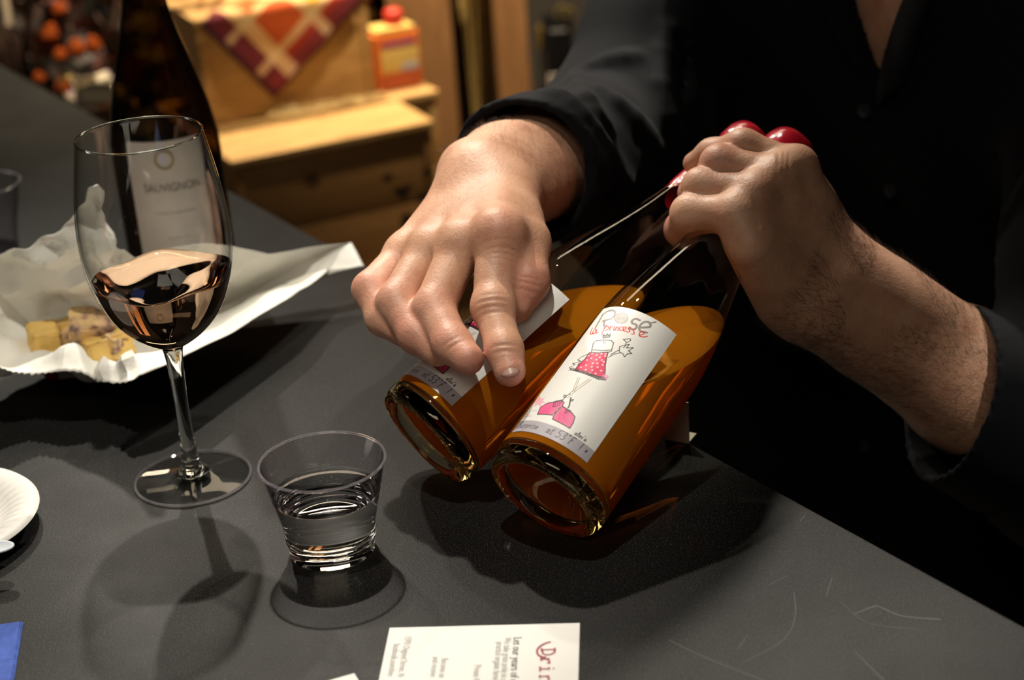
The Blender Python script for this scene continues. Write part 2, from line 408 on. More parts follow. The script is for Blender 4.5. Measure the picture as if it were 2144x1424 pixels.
# ------------------------------------------------------------------ palette
M_table = None
def table_mat():
    m, nt, out = newmat('satin black laminate'); p = N(nt, 'ShaderNodeBsdfPrincipled')
    n1 = noise(nt, 1150, 2, .6); n2 = noise(nt, 9, 5, .6); n3 = noise(nt, 700, 3, .7)
    colr = ramp(nt, n1, [(.45, (.005, .005, .0052)), (.58, (.010, .010, .010)), (.70, (.095, .090, .078))])
    colr = mixc(nt, math_(nt, 'MULTIPLY', n2, .5), colr, (.010, .010, .010))
    nt.links.new(colr, p.inputs['Base Color'])
    nt.links.new(ramp(nt, n2, [(.3, (.40,) * 3), (.7, (.52,) * 3)]), p.inputs['Roughness'])
    p.inputs['Specular IOR Level'].default_value = .14
    nt.links.new(bump(nt, n3, .35, .0004), p.inputs['Normal']); nt.links.new(p.outputs[0], out.inputs[0]); return m
def skin_mat():
    m, nt, out = newmat('skin'); p = N(nt, 'ShaderNodeBsdfPrincipled')
    n = noise(nt, 55, 5, .65); n2 = noise(nt, 420, 3, .6)
    base = ramp(nt, n, [(.28, (.52, .255, .16)), (.5, (.63, .345, .22)), (.72, (.70, .41, .27))])
    at = N(nt, 'ShaderNodeAttribute'); at.attribute_name = 'flush'
    base = mixc(nt, math_(nt, 'MULTIPLY', at.outputs['Fac'], .75, True), base, (.62, .24, .185))
    base = mixc(nt, ramp(nt, n2, [(.62, (0, 0, 0)), (.75, (.35,) * 3)]), base, (.45, .2, .14))
    nt.links.new(base, p.inputs['Base Color']); p.inputs['Roughness'].default_value = .48
    p.inputs['Subsurface Weight'].default_value = .12; p.inputs['Subsurface Radius'].default_value = (.006, .0022, .0012); p.inputs['Subsurface Scale'].default_value = 1.0
    v = N(nt, 'ShaderNodeTexVoronoi'); v.inputs['Scale'].default_value = 620
    tc = N(nt, 'ShaderNodeTexCoord'); nt.links.new(tc.outputs['Object'], v.inputs['Vector'])
    b1 = bump(nt, v.outputs['Distance'], .22, .0005)
    wv = noise(nt, 150, 4, .7, dist=1.5)
    nt.links.new(bump(nt, wv, .3, .0009, b1), p.inputs['Normal']); nt.links.new(p.outputs[0], out.inputs[0]); return m
MT = table_mat(); MSKIN = skin_mat()
M_glass = thin_glass('clear goblet glass', (.992, .995, .992), (.62, .66, .64), 5.0, .05)
M_plastic = thin_glass('clear plastic', (.97, .96, .98), (.62, .58, .64), 2.5, .06, .02)
M_bottle = thin_glass('clear bottle glass', (.93, .94, .88), (.10, .11, .07), 2.6, .05)
M_base = solid_glass('thick bottle glass', (1, .93, .76), 1.5)  # warm tint stands in for the orange glow coming through the wine
M_foot = solid_glass('clear foot glass', (.99, 1, .99), 1.5, None, 0, 0, (1, 1, 1), .62)
M_rimp = solid_glass('plastic rim', (1, 1, 1), 1.45, None, 0, .22, (.8, .76, .82), .4)
M_stem = solid_glass('crystal', (.99, 1, .99), 1.5)
M_rose = solid_glass('rose wine in bottle', (.90, .45, .11), 1.37, None, 0, .46, (1, .33, .015))
M_pour = solid_glass('rose wine in glass', (.87, .73, .62), 1.35)
M_water = solid_glass('water', (1, 1, 1), 1.33)
M_dark = thin_glass('dark olive bottle glass', (.30, .21, .075), (.012, .014, .006), 1.6, .06)
M_wax = pbr('red sealing wax', (.50, .012, .03), .22, .6, bmp=.35, bscale=120, bdist=.0015, coat=.5)
M_shirt = pbr('black cotton', (.0020, .0023, .0038), .85, .16, var=.2, vscale=90, bmp=.3, bscale=1600, bdist=.0004, Sheen_Weight=.03)
M_pants = pbr('dark trouser cloth', (.012, .012, .014), .9, .2, bmp=.2, bscale=900)
M_hair = pbr('dark brown hair', (.035, .018, .010), .5)
M_paper = pbr('wax paper', (.82, .80, .73), .5, .3, var=.03, bmp=.45, bscale=60, bdist=.003)
M_card = pbr('white card', (.87, .86, .82), .6, .3)
M_foam = pbr('white foam', (.66, .645, .61), .55, .4, bmp=.1, bscale=400)
M_napkin = pbr('blue paper', (.055, .10, .36), .85, .2, var=.2, vscale=200, bmp=.5, bscale=420, bdist=.001)
M_pine = wood('pine boards', (.40, .22, .072), (.64, .40, .15), (1, 8, 8))
M_pine_shade = wood('shaded pine boards', (.25, .125, .038), (.40, .21, .07), (1, 9, 9), knots=True)  # darker copy of the pine: shade of the crate fronts is in the colour
M_post = wood('brown board', (.26, .12, .042), (.40, .20, .075), (6, 6, .8))
M_ink = pbr('dark ink', (.10, .10, .11), .7); M_inkg = pbr('grey ink', (.42, .41, .39), .7); M_inkr = pbr('wine red ink', (.36, .02, .06), .7)

# ------------------------------------------------------------------ the setting
def plane_box(name, lo, hi, mat):
    lo, hi = np.array(lo, float), np.array(hi, float)
    o = box(name, *(hi - lo), (0, 0, 0), mat, None, 0.0); o.location = V((lo + hi) / 2); o['kind'] = 'structure'; return o
M_floor = pbr('dark floor', (.035, .026, .020), .5, var=.3, vscale=6)
M_wall = pbr('grey wall paint', (.085, .076, .062), .8, var=.06, vscale=5, bmp=.1, bscale=200)
M_ceil = pbr('dark ceiling', (.03, .03, .03), .9)
plane_box('floor', (-3, -1.6, -.06), (3, 4.4, 0), M_floor)
plane_box('wall_back', (-3, 4.4, 0), (3, 4.5, 2.9), M_wall)
plane_box('wall_left', (-3.1, -1.6, 0), (-3, 4.5, 2.9), M_wall)
plane_box('wall_right', (3, -1.6, 0), (3.1, 4.5, 2.9), M_wall)
plane_box('wall_front', (-3, -1.7, 0), (3, -1.6, 2.9), M_wall)
plane_box('ceiling', (-3, -1.6, 2.9), (3, 4.4, 2.95), M_ceil)

# ------------------------------------------------------------------ counter
EA, EB = G(0, 135), G(2144, 1310)                       # two points of its far edge
ED = (EB - EA) / np.linalg.norm(EB - EA); EN = np.array([ED[1], -ED[0], 0]); EN = EN if EN @ (CAM - EA) > 0 else -EN
c0 = EA - ED * .85; c1 = EB + ED * .75
counter = thing('bar_counter', 'long satin black counter top that fills the foreground', 'counter', tuple(V((c0 + c1) / 2 + EN * .31 - np.array([0, 0, TZ]))))
ang = math.atan2(ED[1], ED[0]); RZ = Matrix.Rotation(ang, 3, 'Z'); LEN = float(np.linalg.norm(c1 - c0))
sgn = 1 if (np.array([-ED[1], ED[0], 0]) @ EN) > 0 else -1
box('worktop', LEN, .62, .03, (0, 0, TZ - .015), MT, counter, .0025, RZ)
M_panel = pbr('black panel', (.02, .02, .02), .5)
box('front_panel', LEN - .1, .02, TZ - .11, tuple(RZ @ Vector((0, -sgn * .24, (TZ - .11) / 2 + .08))), M_panel, counter, .002, RZ)
box('back_panel', LEN - .1, .02, TZ - .11, tuple(RZ @ Vector((0, sgn * .24, (TZ - .11) / 2 + .08))), M_panel, counter, .002, RZ)
for k in range(3):
    box('divider', .02, .46, TZ - .11, tuple(RZ @ Vector(((k - 1) * (LEN - .14) / 2, 0, (TZ - .11) / 2 + .08))), M_panel, counter, .002, RZ)
box('plinth', LEN - .1, .44, .08, (0, 0, .04), M_panel, counter, .002, RZ)
# fine scratches worn into the laminate
sv, sf = [], []
for pts, w in (([(1790, 1285), (1830, 1270), (1845, 1272), (1890, 1290), (1970, 1297)], .00022),
               ([(1400, 1340), (1480, 1378), (1600, 1425)], .0002), ([(1560, 1385), (1640, 1340), (1665, 1290), (1662, 1240)], .00015),
               ([(1790, 1365), (1850, 1424)], .00014), ([(1610, 1225), (1650, 1205)], .00014), ([(1675, 1092), (1686, 1078)], .00014),
               ([(1730, 1248), (1742, 1210)], .00012), ([(1545, 1360), (1565, 1330)], .00014), ([(1760, 1260), (1820, 1305), (1920, 1318)], .0001)):
    q = np.array([G(x, y, .0001) for x, y in curve_pts(pts, 8)])
    for i in range(len(q) - 1):
        t = q[i + 1] - q[i]; n = np.array([-t[1], t[0], 0]); n = n / np.linalg.norm(n) * w; b = len(sv)
        sv += [q[i] - n, q[i] + n, q[i + 1] + n, q[i + 1] - n]; sf.append((b, b + 1, b + 2, b + 3))
o = obj('scratch', mesh('scratch', sv, sf, False), pbr('worn laminate', (.05, .05, .05), .4), counter); o['kind'] = 'stuff'

# ------------------------------------------------------------------ wine goblet and its wine
gb = G(405, 1003)
goblet = thing('wine_glass', 'tall stemmed wine glass with a little pale wine left in it', 'wine glass', tuple(V(gb)))
bowl_o = [(.0052, .089), (.012, .0925), (.0215, .0995), (.0305, .1095), (.0372, .1225), (.0418, .1385), (.0434, .154), (.0432, .168), (.0415, .185), (.0385, .203), (.0356, .2185)]
bo = curve_pts(bowl_o, 6); wall = .0011
inner = [(max(r - wall * (1 + 1.2 * math.exp(-i / 6)), 0), z + (.0022 if i < 6 else 0)) for i, (r, z) in enumerate(bo)]
rim = [(.0356, .2191), (.0351, .2194), (.0346, .2191)]
prof = [tuple(p) for p in bo if p[1] > .1265] + rim + [tuple(p) for p in inner[::-1] if p[1] > .1265]
me = mesh('bowl', *lathe(prof, 96), True, 60); fix_normals(me); child('bowl', me, M_glass, goblet)
me = mesh('rim', *tube([(.0352 * math.cos(a), .0352 * math.sin(a), .2192) for a in np.linspace(0, 2 * math.pi, 97)], .00062, 8, False)); child('rim', me, M_stem, goblet)
st = curve_pts([(.0105, .0052), (.0066, .0085), (.0052, .015), (.0043, .03), (.0041, .055), (.0047, .075), (.0056, .0850), (.0064, .0887)], 5)
prof = [(0, .0045)] + [tuple(p) for p in st] + [(0, .0887)]
me = mesh('stem', *lathe(prof, 40), True, 60); fix_normals(me); child('stem', me, M_stem, goblet)
prof = [(0, .0006), (.034, .0003), (.0352, .0010), (.0349, .0022), (.028, .0032), (.018, .0045), (.0108, .0062), (.007, .0098), (0, .0105)]
pf = [prof[0], prof[1], prof[2]] + [tuple(p) for p in curve_pts(prof[3:8], 5)] + [prof[8]]
me = mesh('foot', *lathe(pf, 96), True, 50); fix_normals(me); child('foot', me, M_foot, goblet)
me = mesh('foot_edge_glint', *tube([(.0350 * math.cos(a), .0350 * math.sin(a), .0012) for a in np.linspace(0, 2 * math.pi, 97)], .00085, 8, False)); child('foot_edge_glint', me, M_rimp, goblet)  # milky ring added as the bright line of light on the foot's rim
# the wine: fills the bowl to a slightly swirling, sloping surface
lev = .1325
ins = [(0, .0890), (.0045, .0890)] + [(r - .0002, z) for r, z in bo if z < .152]
rows, n = [], 72; v, f = [(0, 0, .0888)], []
def surf_z(x, y): return lev + .045 * (.8 * x + .25 * y) + .0011 * math.sin(140 * x + 60 * y + .5) + .0008 * math.sin(-120 * y + 90 * x)
zs = np.linspace(.09, 1, 14)
for t in zs:
    row = []
    for k in range(n):
        a = 2 * math.pi * k / n; ca, sa = math.cos(a), math.sin(a)
        zl = surf_z(.038 * ca, .038 * sa) + (.0014 if True else 0); z = .0890 + (zl - .0890) * t ** 1.6
        r = np.interp(z, [q[1] for q in ins], [q[0] for q in ins]); row.append(len(v)); v.append((r * ca, r * sa, z))
    rows.append(row)
for rr in (.97, .9, .75, .5, .25):
    row = []
    for k in range(n):
        a = 2 * math.pi * k / n; R0 = math.hypot(v[rows[13][k]][0], v[rows[13][k]][1]) * rr
        x, y = R0 * math.cos(a), R0 * math.sin(a); row.append(len(v)); v.append((x, y, surf_z(x, y) + .0014 * max(0, (rr - .85) / .15) ** 2))
    rows.append(row)
top = len(v); v.append((0, 0, surf_z(0, 0)))
for k in range(n):
    f.append((0, rows[0][(k + 1) % n], rows[0][k])); f.append((top, rows[-1][k], rows[-1][(k + 1) % n]))
    for a, b in zip(rows[:-1], rows[1:]): f.append((a[k], a[(k + 1) % n], b[(k + 1) % n], b[k]))
me = mesh('wine', v, f, True, 70); fix_normals(me)
tag(obj('wine', me, M_pour, None, tuple(V(gb))), 'pale wine swirled in the bottom of the stemmed glass', 'wine')

# ------------------------------------------------------------------ plastic tumblers and the water
def tumbler(loc, label, s=1.0, filled=False):
    t = thing('plastic_cup', label, 'cup', tuple(V(loc)))
    o_ = [(.0225, .0), (.0240, .0012), (.0246, .010), (.0250, .0125), (.0254, .0135), (.0262, .020), (.0343, .0555)]
    prof = [(0, .0012), (.019, .0012), (.0208, 0)] + o_ + [(.0349, .0560), (.0349, .0568), (.0340, .0570)] + [(.0336, .0555), (.0255, .0195), (.0246, .0135), (.0238, .0032), (.0225, .0022), (0, .0022)]
    if filled: prof = [(.03025, .0372), (.0343, .0555), (.0349, .0560), (.0349, .0568), (.0340, .0570), (.0336, .0555), (.02955, .0372)]   # below this the wall is one clear body with the water
    me = mesh('cup_body', *lathe([(r * s, z * s) for r, z in prof], 80), True, 30); fix_normals(me); child('cup_body', me, M_plastic, t)
    me = mesh('rim', *tube([(.0346 * s * math.cos(a), .0346 * s * math.sin(a), .0565 * s) for a in np.linspace(0, 2 * math.pi, 81)], .0008 * s, 8, False))
    child('rim', me, M_rimp, t)
    return t
cup = G(697, 1152)
tumbler(cup, 'small clear plastic cup of water in front of the bottles', 1.0, True)
prof = [(0, .0014), (.019, .0014), (.0208, .0002), (.0225, .0002), (.0240, .0014), (.0246, .0085), (.0252, .0098), (.0248, .0112), (.0250, .0125), (.0257, .0137), (.0252, .0150), (.0262, .0205), (.03015, .0372), (.0291, .0366), (.0275, .0362), (.02, .0361), (0, .0361)]
me = mesh('water', *lathe(prof, 80), True, 35); fix_normals(me)
tag(obj('water', me, M_water, None, tuple(V(cup))), 'clear water filling half of the small plastic cup', 'water')
tumbler(G(-22, 522), 'empty clear plastic cup behind the paper at the left edge', 1.02)

# ------------------------------------------------------------------ rose bottles
BP = [(.0356, .006), (.0356, .100), (.0354, .112), (.0345, .124), (.0320, .141), (.0276, .163), (.0224, .186), (.0181, .208), (.0158, .226), (.0148, .240), (.0144, .262), (.0143, .2780)]
bprof = np.array([BP[0], BP[1]] + [tuple(p) for p in curve_pts(BP[1:], 5)][1:])
def rad_at(z): return float(np.interp(z, bprof[:, 1], bprof[:, 0]))
LB, LT, LA0, LA1 = .0165, .1135, -72.0, 14.0
def label_uv(x, y):        # where a mark seen on the label lies on the flat sheet
    dx, dy = x - 30, y - 1125; a_ = (dx * 250 - dy * 600) / (800 * 250 + 1075 * 600); b_ = (dx - 800 * a_) / 600
    s_ = min(1, max(-1, -.951 + 1.193 * b_)); th = math.asin(s_)
    return (math.degrees(th) + 72) / 86, a_ - (math.cos(th) - (.31 + .66 * b_)) * .115
def label_art():
    w, h = 600, 1010; A = Art(w, h, (.93, .925, .91)); X = lambda x, y: (lambda q: (q[0] * w, q[1] * h))(label_uv(x, y))
    def st(pts, r, col, sm=False, al=1.0):
        q = curve_pts(pts, 6) if sm else pts; A.line([X(*p) for p in q], r, col, al)
    def fill(pts, col, sm=False, al=1.0):
        q = curve_pts(list(pts) + [pts[0]], 6)[:-1] if sm else pts; A.poly([X(*p) for p in q], col, al)
    INK = (.16, .15, .16); GR = (.57, .54, .53); RED = (.86, .16, .17); PK = (.87, .10, .34); PK2 = (.93, .38, .60); TAN = (.62, .56, .45)
    A.poly([(0, 0), (w, 0), (w, h * .083), (0, h * .083)], (.70, .68, .71))
    # large grey word at the top
    st([(822, 110), (790, 165), (745, 245)], 7, GR); st([(815, 118), (860, 90), (905, 95), (912, 130), (880, 170), (810, 185)], 7, GR, True); st([(825, 180), (815, 215), (820, 245)], 7, GR)
    fill([(958 + 55 * math.cos(a), 175 + 50 * math.sin(a)) for a in np.linspace(0, 6.28, 20)[:-1]], (.72, .70, .69))
    st([(958 + 55 * math.cos(a), 175 + 50 * math.sin(a)) for a in np.linspace(0, 6.29, 24)], 2, GR)
    st([(930, 190), (938, 165), (950, 185), (955, 162)], 1.6, GR); st([(965, 165), (975, 188), (985, 160)], 1.6, GR)
    st([(1112, 198), (1080, 185), (1048, 198), (1045, 222), (1080, 240), (1075, 268), (1040, 278), (1020, 262)], 7, GR, True)
    st([(1110, 262), (1195, 252), (1190, 215), (1150, 212), (1110, 245), (1108, 290), (1165, 303)], 7, GR, True); st([(1196, 222), (1248, 208)], 5, GR)
    # red pen script below it
    for q in ([(725, 235), (703, 290), (715, 298)], [(755, 265), (735, 262), (720, 288), (733, 298), (752, 268), (748, 296), (765, 292)],
              [(838, 228), (815, 265), (788, 312)], [(812, 258), (840, 240), (850, 262), (818, 280)], [(866, 245), (855, 280), (866, 256), (885, 245)],
              [(897, 252), (887, 283), (898, 280)], [(912, 250), (902, 285), (914, 262), (930, 258), (922, 288)], [(968, 256), (945, 258), (938, 282), (962, 288)],
              [(968, 280), (992, 270), (985, 255), (968, 268), (972, 292), (996, 292)], [(1032, 263), (1010, 268), (1020, 285), (1018, 300), (998, 302)],
              [(1072, 278), (1048, 283), (1056, 300), (1055, 318), (1034, 318)], [(1098, 330), (1140, 314), (1130, 296), (1104, 308), (1102, 334), (1132, 342), (1168, 334)]):
        st(q, 3.4, RED, True)
    # crown, head
    cr = [(800, 314), (797, 350), (853, 343), (860, 312), (846, 332), (834, 310), (820, 332), (800, 314)]
    fill(cr[:-1], (.62, .6, .6)); st(cr, 2.4, INK)
    st([(697, 470), (700, 450), (718, 385), (738, 370), (800, 368), (862, 374), (881, 396), (858, 468), (838, 476)], 2.8, INK); st([(700, 450), (780, 462), (852, 458)], 2.6, INK)
    st([(799, 382), (798, 393)], 2, INK); st([(811, 383), (810, 394)], 2, INK)
    # arms, hand and little glass
    st([(665, 487), (612, 508), (582, 530), (606, 546), (570, 556), (540, 560), (558, 575)], 2.6, INK); st([(640, 530), (600, 560), (575, 575)], 2.2, INK)
    st([(850, 498), (918, 460), (938, 486)], 2.6, INK); st([(832, 522), (880, 494), (928, 482)], 2.6, INK)
    st([(926, 460), (930, 428), (962, 420), (1012, 408), (985, 440), (1044, 436), (1002, 464), (1030, 486), (990, 490), (966, 516), (950, 484), (926, 482)], 2.6, INK)
    st([(964, 366), (990, 394), (1026, 374), (1022, 361), (964, 366)], 2.4, INK); st([(986, 394), (972, 430), (958, 440)], 2.4, INK)
    # dress with dots and frill
    dr = [(680, 473), (755, 480), (832, 476), (815, 530), (802, 590), (797, 650), (790, 688), (740, 688), (660, 670), (600, 645), (553, 620), (590, 570), (640, 528)]
    fill(dr, PK)
    for q in ((702, 482), (736, 498), (775, 490), (690, 525), (730, 540), (775, 545), (805, 510), (655, 540), (700, 570), (738, 572), (780, 585), (645, 585), (603, 600), (690, 600), (738, 605), (640, 625), (596, 632), (692, 630), (765, 635), (718, 660), (672, 655), (790, 560), (810, 490), (760, 520), (670, 500)):
        A.line([X(*q), X(q[0] + .5, q[1])], 7.0, (.97, .75, .80))
    st(dr + [dr[0]], 3.0, (.2, .08, .12))
    for i in range(22):
        t = i / 21; x, y = 520 + 275 * t, 600 + 95 * min(1, t * 1.25) - 4 * math.sin(t * 3.1)
        st([(x + 8, y - 4), (x - 4, y + 16), (x + 6, y + 20), (x + 12, y + 2)], 2.2, INK)
    st([(548, 580), (512, 592), (520, 612), (505, 620)], 2.2, INK)
    for i in range(7):
        a = i * .9; st([(800 + 30 * math.cos(a), 685 + 18 * math.sin(a)), (800 + 12 * math.cos(a + 2), 685 + 22 * math.sin(a + 2))], 2.2, (.95, .60, .74))
    # legs, straps, shoes
    for q in ([(575, 690), (523, 812)], [(590, 692), (536, 815)], [(662, 706), (528, 802), (470, 850)], [(680, 712), (540, 815), (480, 862)]): st(q, 2.2, TAN)
    st([(505, 828), (468, 850), (440, 880)], 2.4, INK); st([(452, 838), (474, 846), (462, 862), (448, 850)], 3, INK)
    st([(508, 862), (492, 930), (482, 948)], 4.0, INK); st([(505, 880), (528, 878), (520, 892), (506, 886)], 2.4, INK)
    s1 = [(235, 992), (262, 930), (318, 900), (362, 896), (430, 885), (452, 902), (432, 940), (350, 1006)]
    s2 = [(352, 1040), (370, 1000), (418, 946), (442, 936), (508, 984), (536, 1022), (520, 1070), (490, 1115)]
    for q in (s1, s2): fill(q, PK2); st(q + [q[0]], 3.0, INK)
    for e in ([(300, 960), (260, 985)], [(340, 930), (310, 985)], [(440, 1010), (470, 1070)], [(420, 985), (400, 1040)]): st(e, 8, (.91, .27, .50), al=.5)
    for i in range(5): st([(362 + i * 17, 934 - i * 9), (372 + i * 16, 890 - i * 1)], 1.8, INK); st([(452 + i * 12, 996 - i * 4), (466 + i * 9, 955 + i * 3)], 1.8, INK)
    st([(360, 936), (375, 890), (445, 878)], 2.4, INK); st([(360, 936), (405, 928), (445, 880)], 2.4, INK)
    for i in range(3): st([(352 + i * 22, 1015 - i * 10), (392 + i * 20, 948 - i * 6)], 2.2, TAN)
    # pale pink star stamp and small figures
    sp = [(252 + (62 if i % 2 else 30) * math.cos(i * math.pi / 7), 872 + (62 if i % 2 else 30) * math.sin(i * math.pi / 7)) for i in range(14)]
    fill(sp, (.95, .72, .77)); st([(140, 962), (235, 958)], 1.6, (.7, .7, .7)); st([(100, 1006), (190, 1002)], 1.6, (.7, .7, .7))
    st([(150, 972), (136, 990), (150, 1000), (160, 984), (150, 972)], 2, (.9, .45, .55)); st([(176, 972), (166, 998)], 2, (.9, .45, .55))
    # pen line along the grey band, and the signature
    x = pen(A, 'Surprise', .05 * w, .027 * h, 46, 1.9, INK); x = pen(A, 'at', .46 * w, .027 * h, 50, 1.9, INK)
    pen(A, '53', .575 * w, .025 * h, 54, 2.2, INK); pen(A, 'o', .69 * w, .04 * h, 40, 1.8, INK); pen(A, 'F', .72 * w, .025 * h, 52, 2.2, INK)
    pen(A, '!', .845 * w, .027 * h, 50, 2.2, INK); pen(A, '*', .91 * w, .035 * h, 50, 2.0, INK)
    pen(A, "alex'a", .73 * w, .094 * h, 30, 1.7, INK)
    return A.image('label_print')
M_label = print_mat('printed label', label_art(), .38)
def label_mesh(a0, a1):
    na, nz = 32, 16; v, f, uv = [], [], []
    for j in range(nz + 1):
        z = LB + (LT - LB) * j / nz; r = rad_at(z) + .00025
        for i in range(na + 1):
            a = math.radians(a0 + (a1 - a0) * i / na); v.append((r * math.sin(a), -r * math.cos(a), z)); uv.append((i / na, j / nz))
    for j in range(nz):
        for i in range(na): k = j * (na + 1) + i; f.append((k, k + 1, k + na + 2, k + na + 1))
    me = mesh('label', v, f, True, 0); ul = me.uv_layers.new(name='UVMap')
    for l in me.loops: ul.data[l.index].uv = uv[l.vertex_index]
    return me
def cut_level(me, mw, level, B, keep_above):
    bm = bmesh.new(); bm.from_mesh(me); bmesh.ops.recalc_face_normals(bm, faces=bm.faces)
    inv = mw.inverted(); co = inv @ V((B[0], B[1], TZ + level)); no = (inv.to_3x3() @ Vector((0, 0, 1))).normalized()
    r = bmesh.ops.bisect_plane(bm, geom=bm.verts[:] + bm.edges[:] + bm.faces[:], plane_co=co, plane_no=no, clear_outer=not keep_above, clear_inner=keep_above)
    if not keep_above:
        bmesh.ops.edgeloop_fill(bm, edges=[g for g in r['geom_cut'] if isinstance(g, bmesh.types.BMEdge)]); bmesh.ops.recalc_face_normals(bm, faces=bm.faces)
    bm.to_mesh(me); bm.free(); me.set_sharp_from_angle(angle=math.radians(40)); me.update()
def rose_bottle(b_px, b_d, t_px, t_d, level, a0, label, wlabel):
    B, T = P(*b_px, b_d), P(*t_px, t_d); ax = (T - B) / np.linalg.norm(T - B)
    vw = CAM - (B + T) / 2; vw -= ax * (vw @ ax); vw /= np.linalg.norm(vw)   # local -y looks back to the viewer
    y = -vw; x = np.cross(y, ax); mw = mat4(x, y, ax, B)
    t = thing('wine_bottle', label, 'bottle', (0, 0, 0), 'tilted rosé bottles'); t.matrix_world = mw
    # thin wall from heel to mouth
    pr = [tuple(p) for p in bprof if p[1] > .012]; pr = [(.0356, .0115)] + pr + [(.0143, .279), (.0155, .2795), (.0155, .2895), (.0120, .2905), (.0100, .285)]
    me = mesh('glass_wall', *lathe(pr, 96), True, 50); cut_level(me, mw, level, B, True); child('glass_wall', me, M_bottle, t)
    # thick foot with its hollow punt and bearing ring
    pr = [(0, .026), (.008, .0245), (.016, .0185), (.0235, .0085), (.0275, .0018), (.0298, .0002), (.0325, .0006), (.0347, .0030), (.0356, .0072), (.0356, .0116), (.0343, .0118), (.0332, .0108), (.0315, .0090), (.0265, .0150), (.018, .0262), (.009, .0322), (0, .0338)]
    pr = [tuple(p) for p in curve_pts(pr, 4)]; pr[0] = (0, pr[0][1]); pr[-1] = (0, pr[-1][1])
    me = mesh('base', *lathe(pr, 96), True, 60); fix_normals(me); bs = child('base', me, M_base, t)
    # the stippled bearing ring: a knurl of small ridges
    v, f = [], []
    for k in range(120):
        a = 2 * math.pi * k / 120
        for q, (r, z, wd_) in enumerate(((.0286, .0003, .0004), (.0332, .0012, .0004))):
            ca, sa = math.cos(a), math.sin(a); v += [(r * ca - wd_ * sa, r * sa + wd_ * ca, z - .0002), (r * ca + wd_ * sa, r * sa - wd_ * ca, z - .0002), (r * ca, r * sa, z - .0009)]
        b = len(v) - 6; f += [(b, b + 1, b + 4, b + 3), (b + 1, b + 2, b + 5, b + 4), (b + 2, b, b + 3, b + 5)]
    kn = child('bearing_ring', mesh('bearing_ring', v, f, False), M_base, bs); kn['kind'] = 'stuff'
    child('label', label_mesh(a0, a0 + 86), M_label, t)
    # wax over cork and neck
    pr = [(.0151, .231), (.0157, .2318), (.0155, .245), (.0151, .2775), (.0166, .2805), (.0166, .2902), (.0152, .2950), (.0105, .2978), (.0045, .2990), (0, .2992)]
    v, f = lathe(pr, 64); v = [(x_ * (1 + .018 * math.sin(5 * math.atan2(y_, x_) + 40 * z_)), y_ * (1 + .018 * math.sin(5 * math.atan2(y_, x_) + 40 * z_)), z_ - (.0035 * (1 + math.sin(4 * math.atan2(y_, x_))) if z_ < .2316 else 0)) for x_, y_, z_ in v]
    me = mesh('wax_seal', v, f, True, 50); child('wax_seal', me, M_wax, t)
    # the wine, cut level by gravity
    pr = [(0, .0345), (.009, .0330), (.0182, .0272), (.027, .0160), (.0308, .0098), (.0332, .0117), (.0347, .0122)] + [(r - .00005, z) for r, z in [(.0356, .0126)] + [tuple(p) for p in bprof if p[1] > .0135]] + [(0, .279)]
    me = mesh('rose_wine', *lathe(pr, 96), True, 40); cut_level(me, mw, level, B, False)
    w = obj('wine', me, M_rose); w.matrix_world = mw; tag(w, wlabel, 'wine', 'rosé wine in the tilted bottles')
    return t, B, T, ax, x, y
FR = rose_bottle((1135, 1043), .934, (1672, 284), 1.074, .0812, -72, 'tilted rosé bottle in front, its full white label in view', 'orange wine inside the front tilted bottle')
RR = rose_bottle((886, 920), 1.003, (1569, 300), 1.096, .0782, -91, 'tilted rosé bottle behind, label half hidden by pointing hand', 'orange wine inside the rear bottle behind the pointing hand')

# ------------------------------------------------------------------ paper-lined tray with cheese
PC = G(235, 705, .010)
OUT = [(735, 508, .040), (762, 556, .028), (690, 562, .030), (610, 622, .036), (490, 692, .040), (400, 737, .044), (330, 772, .044), (268, 802, .040), (205, 806, .028), (130, 790, .036),
       (60, 776, .040), (0, 768, .046), (-90, 745, .05), (-130, 650, .06), (-80, 570, .075), (0, 528, .092), (95, 482, .112), (165, 456, .122), (207, 438, .130), (232, 512, .092),
       (290, 545, .075), (360, 520, .080), (430, 512, .080), (492, 518, .070), (560, 531, .058), (650, 516, .048)]
na = 26 * 10; nr = 44
op = np.array([G(*q) for q in OUT]); m_ = len(op)
ring = np.array([op[i % m_] * (1 - t) + op[(i + 1) % m_] * t for i in range(m_) for t in np.linspace(0, 1, 10, endpoint=False)])
rp = np.random.RandomState(5)
dirs = [(rp.normal(size=2), rp.uniform(0, 6.28), rp.uniform(70, 330)) for _ in range(14)]
def crease(x, y):
    h = 0
    for d, ph, k in dirs:
        q = (x * d[0] + y * d[1]) / np.hypot(*d) * k + ph; tri = 2 * abs((q / 6.283) % 1 - .5); h += (tri - .5) / (k / 110)
    return h / 3.2
v, f, am = [], [], []
for j in range(nr + 1):
    t = j / nr
    for i in range(na):
        o_ = ring[i]; sect = (i / 10.0) % m_
        front = math.exp(-((sect - 8.2) / 2.6) ** 2)          # serrated flap that curls over the tray's front rim
        xy = PC[:2] + (o_[:2] - PC[:2]) * t
        zo = o_[2] - TZ; s_ = min(max((t - .38) / .62, 0), 1); s_ = s_ * s_ * (3 - 2 * s_)
        z = .014 + (zo - .014) * s_ + front * .014 * math.exp(-((t - .84) / .10) ** 2) + .012 * math.exp(-((sect - 18.2) / 1.0) ** 2) * t
        if j == nr and 6.8 < sect < 13.2: xy = xy + (o_[:2] - PC[:2]) / np.linalg.norm(o_[:2] - PC[:2]) * (.0013 if i % 2 else -.0013)
        calm = 1.0 if 6.5 < sect < 19.5 else .22
        am.append((.0016 + .0215 * min(1, t * 1.5)) * calm * (1 - .45 * max(0, (t - .8) / .2))); v.append((xy[0], xy[1], TZ + z))
